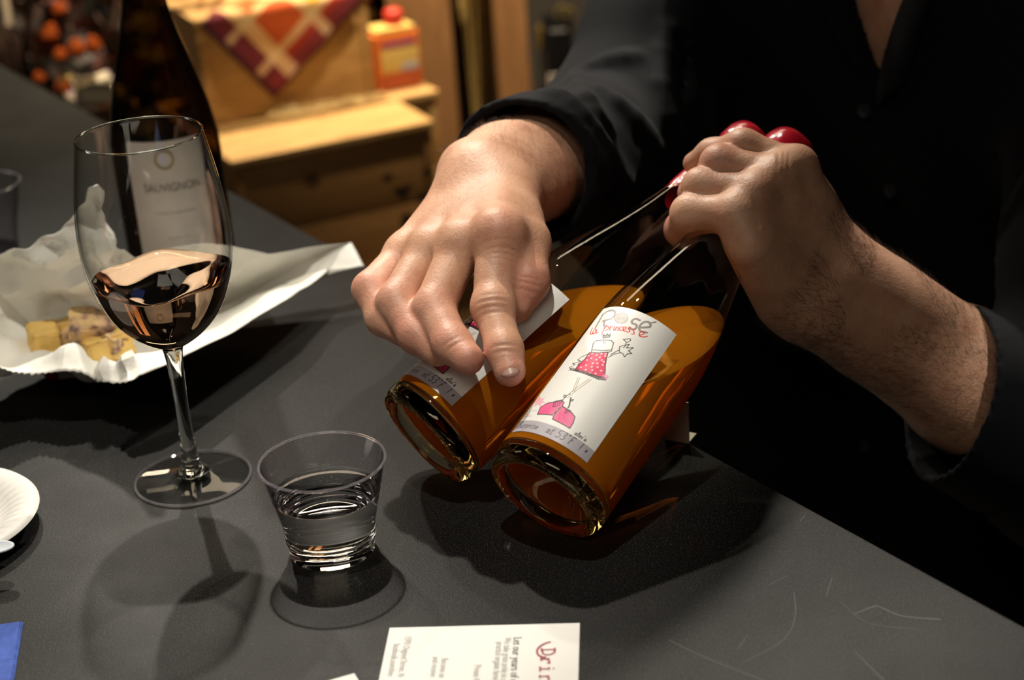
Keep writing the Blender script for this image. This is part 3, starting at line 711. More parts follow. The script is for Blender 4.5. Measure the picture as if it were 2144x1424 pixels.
v = np.array(v); am = np.array(am); g3 = v.reshape(nr + 1, na, 3)
tu = np.roll(g3, -1, 1) - np.roll(g3, 1, 1); tv_ = np.gradient(g3, axis=0); nn_ = np.cross(tu, tv_).reshape(-1, 3); nn_ /= np.linalg.norm(nn_, axis=1, keepdims=True) + 1e-12
cr = np.zeros(len(v)); rp = np.random.RandomState(9)
for _ in range(15):
    d_ = rp.normal(size=3); d_ /= np.linalg.norm(d_); k = rp.uniform(60, 300); q = (v @ d_ + .012 * wob(v, 30, rp.randint(99))) * k / 6.283 + rp.rand()
    cr += (2 * np.abs(q % 1 - .5) - .5) / (k / 95)
v = v + nn_ * (cr / 3.0 * am)[:, None]; v[:, 2] = np.maximum(v[:, 2], TZ + .009)
for j in range(nr):
    for i in range(na): a = j * na + i; b = j * na + (i + 1) % na; f.append((a, b, b + na, a + na))
me = mesh('wax_paper', v, f, True, 20)
pp = obj('wax_paper', me, M_paper); tag(pp, 'crumpled white wax paper sheet with serrated edge, holding cheese', 'paper')
sm = pp.modifiers.new('thickness', 'SOLIDIFY'); sm.thickness = .0003
# red and white checked paper tray below it
m, nt, out = newmat('red checked paper'); p = N(nt, 'ShaderNodeBsdfPrincipled'); ck = N(nt, 'ShaderNodeTexChecker'); ck.inputs['Scale'].default_value = 95
ck.inputs['Color1'].default_value = (.78, .74, .70, 1); ck.inputs['Color2'].default_value = (.50, .03, .03, 1)
tc = N(nt, 'ShaderNodeTexCoord'); nt.links.new(tc.outputs['Object'], ck.inputs[0]); nt.links.new(ck.outputs[0], p.inputs[0]); nt.links.new(p.outputs[0], out.inputs[0]); M_check = m
ta = [G(80, 806, .001), G(398, 768, .001)]; tx = (ta[1] - ta[0]); tl = np.linalg.norm(tx[:2]); tx = tx / np.linalg.norm(tx); ty = np.array([-tx[1], tx[0], 0])
tray = thing('paper_tray', 'red and white checked paper food tray under the wax paper', 'tray', tuple(V(ta[0] + tx * tl / 2 + ty * .055)))
rzt = Matrix.Rotation(math.atan2(tx[1], tx[0]), 3, 'Z')
def tray_mesh():
    a, b, h, fl = tl / 2 - .006, .050, .0125, .004; v = []
    for off in (0, .0008):
        for z, e in ((0, 0), (h, fl)):
            for sx, sy in ((-1, -1), (1, -1), (1, 1), (-1, 1)): v.append(rzt @ Vector((sx * (a + e - off), sy * (b + e - off), z + (off if z == 0 else 0))))
    f = [(0, 3, 2, 1), (8, 9, 10, 11)]
    for k in range(4): k2 = (k + 1) % 4; f += [(k, k2, 4 + k2, 4 + k), (8 + k2, 8 + k, 12 + k, 12 + k2), (4 + k, 4 + k2, 12 + k2, 12 + k)]
    return mesh('tray_body', v, f, False)
child('tray_body', tray_mesh(), M_check, tray)
M_ch = pbr('yellow cheese', (.80, .52, .15), .45, .4, var=.12, vscale=60, bmp=.3, bscale=160, bdist=.001, Subsurface_Weight=.1)
m, nt, out = newmat('cheese with dark rind'); p = N(nt, 'ShaderNodeBsdfPrincipled'); p.inputs['Roughness'].default_value = .5
nt.links.new(ramp(nt, noise(nt, 75, 5, .6), [(.38, (.78, .56, .24)), (.5, (.62, .40, .22)), (.6, (.20, .11, .10))]), p.inputs[0])
nt.links.new(bump(nt, noise(nt, 150), .4, .002), p.inputs['Normal']); nt.links.new(p.outputs[0], out.inputs[0]); M_ch2 = m
def chunk(px, py, z, sx, sy, sz, rz, tilt, mat, label, seed):
    bm = bmesh.new(); box_bm(bm, sx, sy, sz, (0, 0, 0), min(sx, sy, sz) * .12)
    bmesh.ops.subdivide_edges(bm, edges=bm.edges[:], cuts=3, use_grid_fill=True)
    r = random.Random(seed)
    for q in bm.verts: q.co += Vector((r.gauss(0, 1), r.gauss(0, 1), r.gauss(0, 1))) * .00045
    o = obj('cheese_chunk', bm_mesh('cheese_chunk', bm, True, 50), mat); p_ = G(px, py, z)
    o.location = V(p_); o.rotation_euler = (tilt, tilt * .6, rz); tag(o, label, 'cheese', 'cheese pieces on the wax paper')
chunk(92, 712, .030, .020, .022, .020, .35, .1, M_ch, 'orange cheese block at the far left of the pieces', 1)
chunk(130, 693, .031, .034, .014, .014, .5, -.12, M_ch, 'long yellow cheese stick leaning on the rind piece', 2)
chunk(192, 690, .034, .030, .026, .022, .2, .22, M_ch2, 'cheese lump with mottled purple rind on top of the pile', 3)
chunk(185, 706, .027, .032, .022, .016, -.15, .05, M_ch2, 'mottled cheese slab under the rind lump', 6)
chunk(226, 726, .026, .032, .022, .017, .45, -.15, M_ch, 'pale yellow cheese wedge at the front right of the pieces', 4)
chunk(244, 717, .030, .016, .012, .010, .9, .2, M_ch2, 'small dark rind crumb on the front cheese wedge', 5)

# ------------------------------------------------------------------ foam plate with a spoon, napkin, cards
pl = G(-150, 1082, .0125); pl[2] = TZ; plate = thing('foam_plate', 'white foam plate with a fluted rim at the left edge', 'plate', tuple(V(pl)))
R_ = float(np.linalg.norm(G(78, 1078, .0125)[:2] - pl[:2])) * .965; v, f = [], []; nn = 240
prs = [(0, .003), (.40, .003), (.56, .0035), (.64, .006), (.72, .0095), (.80, .0120), (.86, .0130), (.93, .0136), (.975, .0132), (1.0, .0115), (.99, .0105), (.93, .0112), (.70, .0065), (.56, .0008), (0, .0008)]
for r, z in prs:
    for k in range(nn):
        a = 2 * math.pi * k / nn; fl = math.exp(-((r - .76) / .085) ** 2) * .0016 * (abs(math.sin(a * 24)) - .5) * (1 if z > .003 else 0)
        v.append((r * R_ * math.cos(a), r * R_ * math.sin(a), z + fl))
for j in range(len(prs) - 1):
    for k in range(nn): f.append((j * nn + k, j * nn + (k + 1) % nn, (j + 1) * nn + (k + 1) % nn, (j + 1) * nn + k))
me = mesh('plate_body', v, f, True, 50); fix_normals(me); child('plate_body', me, M_foam, plate)
sp_ = thing('plastic_spoon', 'pale plastic spoon resting on the rim of the white plate', 'spoon', tuple(V(G(5, 1146, .0175))))
v, f = [], []
for j in range(9):
    for k in range(16):
        a = 2 * math.pi * k / 16; t = j / 8; v.append((.011 * math.cos(a) * t - .004, .007 * math.sin(a) * t, -.0025 * (1 - t * t)))
for j in range(8):
    for k in range(16): f.append((j * 16 + k, j * 16 + (k + 1) % 16, (j + 1) * 16 + (k + 1) % 16, (j + 1) * 16 + k))
M_spoon = pbr('frosted plastic', (.62, .66, .72), .3, .5)
so = child('spoon_bowl', mesh('spoon_bowl', v, f), M_spoon, sp_); so.modifiers.new('t', 'SOLIDIFY').thickness = .0012
hd = tube([(-.013, .0, .0005), (-.04, .004, .002), (-.09, .012, .001)], [.0018, .002, .0026], 8); child('handle', mesh('handle', *hd), M_spoon, sp_)
# blue napkin: three embossed plies
n0, n1, n2 = G(48, 1299, .002), G(62, 1424, .002), G(0, 1306, .002); ax_ = (n2 - n0); ax_ /= np.linalg.norm(ax_); ay_ = (n1 - n0); ay_ -= ax_ * (ay_ @ ax_); ay_ /= np.linalg.norm(ay_)
nap = thing('paper_napkin', 'blue folded paper napkin in the lower left corner', 'napkin', tuple(V(n0)))
for L in range(3):
    v, f, K = [], [], 60; sz = .072 - .0012 * L
    for j in range(K + 1):
        for i in range(K + 1):
            q = n0 - n0 + ax_ * (sz * i / K + .0006 * L) + ay_ * (sz * j / K + .0005 * L)
            e = min(i, j, K - i, K - j); z = -.0012 + L * .0007 + (.0003 * math.sin(i * 1.9) * math.sin(j * 1.9) if e > 1 else 0) + .0006 * math.sin(i * .21 + L) * math.sin(j * .17)
            v.append((q[0], q[1], max(z, -.0016)))
    for j in range(K):
        for i in range(K): a = j * (K + 1) + i; f.append((a, a + 1, a + K + 2, a + K + 1))
    o = child('napkin_ply', mesh('napkin_ply', v, f), M_napkin, nap); o.modifiers.new('t', 'SOLIDIFY').thickness = .0002
# cards
def flat_text(name, body, size, mat, parent, mw, sx=1.0, offset=0.0):
    cu = bpy.data.curves.new(name, 'FONT'); cu.body = body; cu.size = size; cu.resolution_u = 3; cu.extrude = 0; cu.offset = offset
    o = bpy.data.objects.new(name, cu); COL.objects.link(o)
    dg = bpy.context.evaluated_depsgraph_get(); me = bpy.data.meshes.new_from_object(o.evaluated_get(dg)); bpy.data.objects.remove(o); bpy.data.curves.remove(cu)
    me.name = name; me.transform(Matrix.Diagonal((sx, 1, 1, 1))); me.materials.clear()
    q = bpy.data.objects.new(name, me); COL.objects.link(q); me.materials.append(mat); q.parent = parent; q.matrix_basis = mw; return q
k0, k1 = G(816, 1316), G(1214, 1306); cx_ = (k1 - k0); CW = float(np.linalg.norm(cx_)); cx_ /= CW; cy_ = np.array([cx_[1], -cx_[0], 0])   # cy_ towards the viewer
card = thing('postcard', 'white printed card with a red heading, lying in front of the bottles', 'card', tuple(V(k0)))
def card_mesh(w, h, t=.0004):
    v = [tuple(cx_ * a + cy_ * b + np.array([0, 0, z])) for z in (.0001, t) for a, b in ((0, 0), (w, 0), (w, h), (0, h))]
    return mesh('sheet', v, [(0, 1, 2, 3)[::-1], (4, 5, 6, 7), (0, 1, 5, 4), (1, 2, 6, 5), (2, 3, 7, 6), (3, 0, 4, 7)], False)
cm = card_mesh(CW, .150); fix_normals(cm); child('sheet', cm, M_card, card)
def on_card(px, py):
    q = G(px, py) - k0; return mat4(cy_, cx_, np.array([0, 0, 1.0]), cx_ * (q @ cx_) + cy_ * (q @ cy_) + np.array([0, 0, .0006]))
for body, px, py, size, mat, sx in (('Let our years of e', 1076, 1336, .0062, M_ink, .86), ('We take great pride in s', 1057, 1337, .0050, M_inkg, .74), ('practice organic farmi', 1040, 1346, .0050, M_inkg, .74),
                                    ('Private W', 994, 1394, .0050, M_inkg, .74), ('Become an', 925, 1380, .0050, M_inkg, .74), ('and receive', 907, 1377, .0050, M_inkg, .74),
                                    ('1593 Osgood Street, N', 849, 1334, .0050, M_inkg, .74), ('facebook.com/thec', 825, 1350, .0050, M_inkg, .74)):
    flat_text('print_line', body, size, mat, card, on_card(px, py), sx)
# typewriter heading with a brushed arc round its first letter
def strips(name, strokes, mat, parent, z, wid):
    v, f = [], []
    for st_ in strokes:
        q = np.array([G(*p_) - k0 for p_ in st_])
        for i in range(len(q) - 1):
            t = (q[i + 1] - q[i]); t /= np.linalg.norm(t) + 1e-9; n = np.array([-t[1], t[0], 0]) * wid; b = len(v); e = t * wid * .6
            v += [q[i] - n - e, q[i] + n - e, q[i + 1] + n + e, q[i + 1] - n + e]; f.append((b, b + 1, b + 2, b + 3))
    v = [(a[0], a[1], z + 2e-6 * i) for i, a in enumerate(v)]
    o = child(name, mesh(name, v, f, False), mat, parent); return o
def cc(x, y): return (780 + x * .21455, 1290 + y * .2144)      # reading off the magnified view of the card
strips('heading_letter', [[cc(1645, 340), cc(1780, 335)], [cc(1660, 345), cc(1660, 375), cc(1690, 388), cc(1740, 385), cc(1775, 365), cc(1775, 338)], [cc(1648, 350), cc(1650, 325)], [cc(1782, 350), cc(1780, 322)]], M_inkr, card, .0006, .00042)
strips('heading_letter', [[cc(1640, 432), cc(1725, 425)], [cc(1645, 445), cc(1648, 415)], [cc(1700, 428), cc(1725, 445), cc(1728, 468), cc(1708, 466)]], M_inkr, card, .0006, .00045)
strips('heading_letter', [[cc(1632, 525), cc(1725, 525)], [cc(1636, 548), cc(1634, 505)], [cc(1722, 528), cc(1722, 512)], [cc(1766, 520), cc(1770, 522)]], M_inkr, card, .0006, .00045)
strips('heading_letter', [[cc(1630, 600), cc(1720, 595)], [cc(1634, 612), cc(1632, 588)], [cc(1700, 600), cc(1722, 615), cc(1718, 650), cc(1632, 655)], [cc(1634, 668), cc(1632, 645)]], M_inkr, card, .0006, .00045)
strips('heading_arc', [[cc(*q) for q in curve_pts([(1735, 262), (1680, 278), (1630, 310), (1606, 345), (1615, 385), (1650, 408), (1690, 414)], 4)]], M_inkr, card, .0006, .0005)
e0 = G(742, 1411); e1 = G(690, 1426); cx_ = (e0 - e1) / np.linalg.norm(e0 - e1); cy_ = np.array([cx_[1], -cx_[0], 0])
card2 = thing('postcard', 'corner of a second white card at the bottom edge', 'card', tuple(V(e0 - cx_ * .1)))
cm = card_mesh(.1, .085); fix_normals(cm); child('sheet', cm, M_card, card2)
# a pale card standing at the counter's edge behind the front bottle
q0 = G(1418, 925); cx_ = np.array([.8, -.6, 0]); cy_ = np.array([0, 0, 1.0])
stub = thing('table_card', 'small cream card standing behind the front bottle by the dark shirt', 'card', tuple(V(q0)))
box('sheet', .016, .001, .028, (0, 0, .0142), pbr('cream card', (.66, .60, .48), .7), stub, .0002, Matrix.Rotation(-.5, 3, 'Z'))
box('foot', .016, .012, .001, (.003, .006, .0006), pbr('cream card back', (.66, .60, .48), .7), stub, .0002, Matrix.Rotation(-.5, 3, 'Z'))

# ------------------------------------------------------------------ dark bottle behind the goblet
db = G(388, 572); dbt = thing('wine_bottle', 'tall dark green wine bottle with a grey label behind the stemmed glass', 'bottle', tuple(V(db)))
DB = [(0, .012), (.022, .006), (.034, .0), (.0385, .002), (.0415, .007), (.0418, .02), (.0418, .104), (.0408, .118), (.0375, .138), (.0325, .158), (.0268, .178), (.0210, .198), (.0166, .218), (.0148, .236), (.0142, .262), (.0142, .292), (.0156, .2925), (.0156, .302), (.012, .303), (0, .3)]
pr = [DB[0], DB[1]] + [tuple(p_) for p_ in curve_pts(DB[2:18], 4)] + DB[18:]
me = mesh('bottle_glass', *lathe(pr, 72), True, 45); fix_normals(me); child('bottle_glass', me, M_dark, dbt)
M_dl = pbr('grey label paper', (.62, .58, .53), .6, var=.06)
na_, v, f, uv = 24, [], [], []
a0_ = math.atan2(-db[1], -db[0])
lz = np.linspace(.030, .122, 14); gz, gr = [q[1] for q in pr[6:-4]], [q[0] for q in pr[6:-4]]
def lab_r(z): return float(np.interp(z, gz, gr)) + .0006
for z in lz:
    for i in range(na_ + 1):
        a = a0_ + math.radians(-44 + 82 * i / na_); v.append((lab_r(z) * math.cos(a), lab_r(z) * math.sin(a), z))
for j in range(len(lz) - 1):
    for i in range(na_): k = j * (na_ + 1) + i; f.append((k, k + 1, k + na_ + 2, k + na_ + 1))
child('label', mesh('label', v, f, True, 0), M_dl, dbt)
M_lt = pbr('label ink', (.10, .095, .10), .6); M_lg = pbr('label gold', (.40, .30, .13), .4)
def wrap_text(body, size, z, a_mid, mat, name='print_line'):
    o = flat_text(name, body, size, mat, dbt, Matrix.Identity(4), .8); me = o.data
    xs = [q.co.x for q in me.vertices]; mid = (min(xs) + max(xs)) / 2
    for q in me.vertices:
        a = a0_ + math.radians(a_mid) + (q.co.x - mid) / .0425; zz = z + q.co.y; r = lab_r(zz) + .0004
        q.co = (r * math.cos(a), r * math.sin(a), zz)
    me.update()
wrap_text('SAUVIGNON', .0095, .083, 0, M_lt); wrap_text('—————', .008, .064, 0, M_lt); wrap_text('— — —', .006, .044, 0, M_lt)
em = tube([(math.cos(a) * .0065, math.sin(a) * .0045, 0) for a in np.linspace(0, 6.2832, 25)], .0009, 6, False)
v = [((lab_r(.108 + y_ * 1.5) + .0004 + z_) * math.cos(a0_ + math.radians(-4) + x_ / .0415), (lab_r(.108 + y_ * 1.5) + .0004 + z_) * math.sin(a0_ + math.radians(-4) + x_ / .0415), .108 + y_ * 1.5) for x_, y_, z_ in em[0]]
child('emblem', mesh('emblem', v, em[1]), M_lg, dbt)

# ------------------------------------------------------------------ the crate display beyond the counter
O_ = G(489, 337, -.22) - np.array([0, 0, -.22]); A25 = math.radians(25)
LX = np.array([math.cos(A25), math.sin(A25), 0]); LY = np.array([-math.sin(A25), math.cos(A25), 0]); ZZ = np.array([0, 0, 1.0])
def D(x, y, z): return O_ + LX * x + LY * y + ZZ * z         # display coordinates, z above the counter
def crate(name, label, x0, x1, y0, y1, z0, z1, mat, lid_mat=None, planks=2, lid=True, group=None, cat='crate'):
    t = thing(name, label, cat, (0, 0, 0), group); w, d, h = x1 - x0, y1 - y0, z1 - z0 - (.012 if lid else 0)
    t.matrix_world = mat4(LX, LY, ZZ, D((x0 + x1) / 2, (y0 + y1) / 2, z0)); th = .012; ph = h / planks
    for k in range(planks):
        for s, nm in ((-1, 'front_plank'), (1, 'back_plank')): box(nm, w - 2 * th - .001, th, ph - .003, (0, s * (d / 2 - th / 2 - .003), ph * (k + .5)), mat, t, .0015)
        for s in (-1, 1): box('end_plank', th, d - .001, ph - .003, (s * (w / 2 - th / 2), 0, ph * (k + .5)), mat, t, .0015)
    box('bottom_board', w - 2 * th - .002, d - 2 * th - .008, .010, (0, 0, .008), mat, t, .001)
    if lid:
        n = 3; dd = (d + .008) / n
        for k in range(n): box('lid_board', w + .008, dd - .0014, .0112, (0, -(d + .008) / 2 + dd * (k + .5), h + .0058), lid_mat or mat, t, .0015)
    return t
cr1 = crate('wooden_crate', 'closed pine crate with a bright lid and a dark knotted front', 0, .30, .004, .130, -.445, -.22, M_pine_shade, M_pine, 2)
M_burn = pbr('burnt mark', (.06, .03, .015), .8)
for i, (u_, w_, r_) in enumerate(((.055, .165, .010), (.085, .150, .007), (.06, .120, .011), (.088, .085, .012), (.062, .060, .008), (.095, .185, .006), (.035, .19, .006))):
    pts = []
    for k in range(14): a = k * 6.2832 / 14; rr = r_ * (1 + .25 * math.sin(3 * a + i)); pts.append((u_ + rr * math.cos(a) * 1.3, -.1689, w_ + rr * math.sin(a)))
    child('burnt_mark', mesh('burnt_mark', pts, [tuple(range(14))], False), M_burn, cr1)
crate('wooden_crate', 'lowest pine crate of the stack, a strip of its lid showing by the hand', -.02, .36, -.035, .36, -TZ, -.4455, M_pine_shade, M_pine, 3)
cg = D(0, 0, 0); cr3 = crate('wooden_crate', 'pale crate behind, carrying the napkin box and the orange carton', -.005, .372, .1455, .355, -.445, -.2197, M_pine, M_pine, 2)
top = crate('wooden_box', 'golden wooden box on the crate with a plaid napkin draped over it', .022, .286, .176, .335, -.2195, -.058, M_pine, M_pine, 1, cat='box')
# straw under and before the box
v, f = [], []; rs = np.random.RandomState(3)
for i in range(90):
    a, b = rs.uniform(.10, .29), rs.uniform(.125, .168); p0 = D(a, b, -.216 + rs.uniform(0, .004)); d_ = (LX * rs.uniform(-1, 1) + LY * rs.uniform(-.35, .15)) * .03
    q = [p0 + d_ * t + ZZ * (.010 * math.sin(3.1 * (t + .5)) * rs.uniform(.3, 1)) for t in (-.5, -.2, .1, .4)]
    tv, tf = tube(q, .0009, 4); n0_ = len(v); v += list(tv); f += [tuple(k + n0_ for k in g) for g in tf]
tag(obj('straw', mesh('straw', v, f), pbr('straw', (.66, .52, .24), .6)), 'loose straw on the crate lid in front of the napkin box', 'straw', None, 'stuff')
# plaid napkin: one corner hangs over the front of the box
A = Art(256, 256, (.78, .33, .09)); Wt = (.90, .80, .58)
A.poly([(0, 0), (46, 0), (46, 256), (0, 256)], (.44, .12, .17)); A.poly([(0, 0), (256, 0), (256, 40), (0, 40)], (.50, .16, .18)); A.poly([(170, 78), (256, 78), (256, 256), (170, 256)], (.80, .60, .16))
A.poly([(46, 40), (256, 40), (256, 70), (46, 70)], (.66, .20, .10))
for q in ([(46, 0), (74, 0), (74, 256), (46, 256)], [(150, 0), (172, 0), (172, 256), (150, 256)], [(0, 62), (256, 62), (256, 82), (0, 82)], [(0, 170), (256, 170), (256, 188), (0, 188)]): A.poly(q, Wt, .78)
A.poly([(0, 0), (12, 0), (12, 256), (0, 256)], (.30, .10, .22)); A.poly([(0, 0), (256, 0), (256, 10), (0, 10)], (.35, .12, .22))
M_plaid = print_mat('plaid cloth', A.image('plaid_weave'), .85)
def on_front(px, py, off):      # where a line of sight meets the front of the box
    r_ = ray(px, py); n_ = LY; t_ = ((D(0, .176 - off, 0) - CAM) @ n_) / (r_ @ n_); return CAM + r_ * t_ - ZZ * TZ
tip, ltop, rtop = on_front(572, 206, .006), on_front(418, 52, .006), on_front(762, -8, .006)
zf = -.058; K = 26; v, f, uv = [], [], []
for i in range(K + 1):
    for j in range(K + 1):
        a, b = i / K, j / K                     # a: away from the left hem, b: away from the right hem; tip at 0,0
        q = tip + (rtop - tip) * a + (ltop - tip) * b
        z = q[2]; over = z - (zf + .004); lx_ = float((q - D(0, 0, 0) + ZZ * 0) @ LX)
        fold = .0035 * math.sin(9 * a + 3 * b) * min(1, max(0, -over) * 25)
        if over <= 0: w_ = q - LY * (.002 + abs(fold) + .001)
        else: w_ = D(lx_, .170 + over * .9 + .004, zf + .0035 + .0012 * math.sin(8 * a) ** 2) - ZZ * TZ * 0; w_ = np.array([w_[0], w_[1], zf + TZ + .0035 + .0012 * math.sin(8 * a) ** 2]) - ZZ * TZ
        v.append((w_[0], w_[1], w_[2] + TZ)); uv.append((a, b))
for i in range(K):
    for j in range(K): k = i * (K + 1) + j; f.append((k, k + 1, k + K + 2, k + K + 1))
me = mesh('plaid_napkin', v, f, True, 0); ul = me.uv_layers.new(name='UVMap')
for l in me.loops: ul.data[l.index].uv = uv[l.vertex_index]
o = tag(obj('plaid_napkin', me, M_plaid), 'orange and yellow plaid napkin hanging its corner over the wooden box', 'napkin'); o.modifiers.new('t', 'SOLIDIFY').thickness = .0015
# orange carton with a red cap
qc = G(840, 187, -.2195) - cg; ccx, cy1 = .331, max(float(qc @ LY), .15)
ct = thing('carton', 'orange printed carton with a red cap on the pale crate', 'carton'); ct.matrix_world = mat4(LX, LY, ZZ, D(ccx, cy1 + .026, -.2195))
M_or = pbr('orange print', (.72, .17, .03), .4); M_ye = pbr('yellow print', (.72, .52, .15), .4); M_pu = pbr('purple print', (.32, .10, .26), .4); M_rc = pbr('red cap', (.62, .05, .03), .35); M_dor = pbr('dark orange print', (.45, .09, .03), .4)
cw = .078
box('carton_body', cw, .05, .088, (0, 0, .044), M_or, ct, .006)
box('carton_shoulder', cw * .86, .044, .010, (0, 0, .091), M_ye, ct, .004)
box('print_panel', cw * .80, .001, .036, (.003, -.0254, .046), M_ye, ct, .0003); box('print_band', cw * .72, .001, .007, (.003, -.0254, .071), M_pu, ct, .0003)
box('print_panel', cw * .86, .001, .020, (0, -.0254, .014), M_dor, ct, .0003); box('print_panel', cw * .34, .0012, .012, (.018, -.0256, .034), pbr('pale blue print', (.45, .45, .50), .4), ct, .0003)
pr = [(0, .096), (.0145, .096), (.0145, .112), (.0135, .117), (.009, .1195), (0, .120)]
v, f = lathe(pr, 32); child('cap', mesh('cap', [(x_ + .008, y_, z_) for x_, y_, z_ in v], f, True, 50), M_rc, ct)
# dark bottle beside the carton
bt = thing('wine_bottle', 'dark blurred wine bottle between the napkin box and the carton', 'bottle'); bt.matrix_world = mat4(LX, LY, ZZ, D(.331, .31, -.2195))
pr = [(0, .003), (.03, 0), (.036, .004), (.0365, .15), (.032, .185), (.018, .22), (.0145, .245), (.0143, .29), (.0155, .292), (.0155, .30), (0, .30)]
me = mesh('bottle_glass', *lathe(pr, 48), True, 45); child('bottle_glass', me, M_dark, bt)
me = mesh('foil', *lathe([(.0148, .25), (.0150, .289), (.0163, .291), (.0163, .3008), (0, .3012)], 40), True, 45); child('foil', me, pbr('dark red foil', (.12, .015, .02), .35), bt)
# tall rack with dried wheat
def facing(o3):     # frame that looks at the viewer, level
    d_ = o3[:2] - CAM[:2]; d_ = np.array([d_[0], d_[1], 0]) / np.hypot(*d_); return np.array([d_[1], -d_[0], 0]), d_
pr0, pr1 = P(826, 200, 3.05), P(1113, 200, 3.05)
rx = pr1 - pr0; rx[2] = 0; rw = float(np.linalg.norm(rx)); rx /= rw; ry = np.array([-rx[1], rx[0], 0])
rack = thing('display_rack', 'tall brown wooden rack with an open slot behind the crates', 'rack'); rack.matrix_world = mat4(rx, ry, ZZ, np.array([*((pr0 + pr1) / 2)[:2], 0]) + ry * .15)
RH = TZ + .62; wl, wr = rw * .455, rw * .24
box('side_board', wl, .022, RH, (-rw / 2 + wl / 2, -.139, RH / 2), M_post, rack, .003); box('side_board', wr, .022, RH, (rw / 2 - wr / 2, -.139, RH / 2), M_post, rack, .003)
box('back_board', rw, .015, RH, (0, .14, RH / 2), pbr('dark board', (.07, .045, .028), .8), rack, .002)
for s in (-1, 1): box('side_board', .018, .255, RH, (s * (rw / 2 - .01), .004, RH / 2), M_post, rack, .002)
box('top_board', rw, .30, .02, (0, 0, RH + .0105), M_post, rack, .003); box('bottom_board', rw - .04, .25, .02, (0, .004, .0105), M_post, rack, .002)
wheat = thing('dried_wheat', 'bunch of dried wheat stalks standing in the slot of the rack', 'wheat'); sl = -rw / 2 + wl + (rw - wl - wr) / 2
wheat.matrix_world = pm(rack) @ Matrix.Translation((sl, -.02, .022)); M_wh = pbr('dried wheat', (.62, .43, .13), .7, var=.3, vscale=80)
rs = np.random.RandomState(11); heads = []
for i in range(26):
    b0 = rs.uniform(-.02, .02, 2); hgt = rs.choice([.78, .95, 1.0, 1.3, 1.42]) + rs.uniform(-.06, .06); dx, dy = rs.uniform(-.028, .028), rs.uniform(-.06, .05)
    q = [(b0[0] + dx * t * t, b0[1] + dy * t, hgt * t) for t in np.linspace(0, 1, 6)]
    rad = np.array([.0016] * 6); o = child('wheat_stalk', mesh('wheat_stalk', *tube(q, rad, 5)), M_wh, wheat)
    e = np.array(q[-1]); d_ = np.array([dx * .6, dy * .3, .12]); d_ /= np.linalg.norm(d_)
    q = [e + d_ * s_ for s_ in (0, .015, .04, .07, .085)]; child('wheat_ear', mesh('wheat_ear', *tube(q, [.002, .006, .0075, .005, .001], 6)), M_wh, o)
# black gift box with gold trim on a plinth, beyond the man's sleeve
gp = P(1178, 212, 3.05); gx, gy = facing(gp)
plz = float(gp[2]); pl_ = thing('display_plinth', 'dark plinth carrying the black gift box, hidden by the sleeve', 'plinth'); pl_.matrix_world = mat4(gx, gy, ZZ, np.array([gp[0] + .004, gp[1] + .04, 0]))
box('plinth_body', .075, .09, plz - .02, (0, 0, (plz - .02) / 2), M_panel, pl_, .003); box('plinth_top', .082, .10, .0195, (0, 0, plz - .0102), M_panel, pl_, .003)
M_blk = pbr('black gloss card', (.006, .006, .007), .25, .5); M_gold = pbr('gold trim', (.55, .40, .10), .3, metal=.8)
gbx = thing('gift_box', 'black bottle gift box with pale striped label and gold trim', 'gift box'); gbx.matrix_world = mat4(gx, gy, ZZ, np.array([gp[0], gp[1] + .035, plz]))
box('box_body', .052, .05, .122, (0, 0, .0612), M_blk, gbx, .002); box('box_lid', .054, .052, .022, (0, 0, .1335), M_blk, gbx, .002)
box('label', .044, .0012, .036, (0, -.0256, .030), pbr('pink label', (.42, .36, .32), .6), gbx, .0003)
for i in range(7): box('label_stripe', .0022, .0006, .030, (-.017 + i * .0057, -.0264, .030), M_blk, gbx, .0001)
box('lid_stripe', .030, .0008, .006, (0, -.0264, .126), pbr('silver print', (.22, .22, .22), .4), gbx, .0001)
def knot(t, c_, r_, mat, nm='ring', th=.0022):
    v, f = tube([(c_[0] + r_ * math.cos(a), c_[1], c_[2] + r_ * math.sin(a) * 1.2) for a in np.linspace(0, 6.2832, 21)], th, 6, False); child(nm, mesh(nm, v, f), mat, t)
knot(gbx, (.008, -.004, .152), .010, M_gold, 'gold_bow'); knot(gbx, (.022, -.004, .150), .008, M_gold, 'gold_bow')
gor = thing('gold_ornament', 'small gold bead chain left of the black gift box', 'ornament'); gor.matrix_world = mat4(gx, gy, ZZ, P(1133, 90, 3.05) * np.array([1, 1, 0]) + ZZ * plz + gy * .02)
zz0 = float(P(1133, 60, 3.05)[2]) - plz
v, f = tube([(0, 0, .0005), (0, 0, zz0)], .0025, 6); child('stand', mesh('stand', v, f), M_blk, gor)
for i in range(4): v, f = lathe([(0, -.008), (.005, -.006), (.008, 0), (.005, .006), (0, .008)], 14); child('gold_bead', mesh('gold_bead', [(x_, y_ - .006, z_ + zz0 - .011 * i) for x_, y_, z_ in v], f), M_gold, gor)
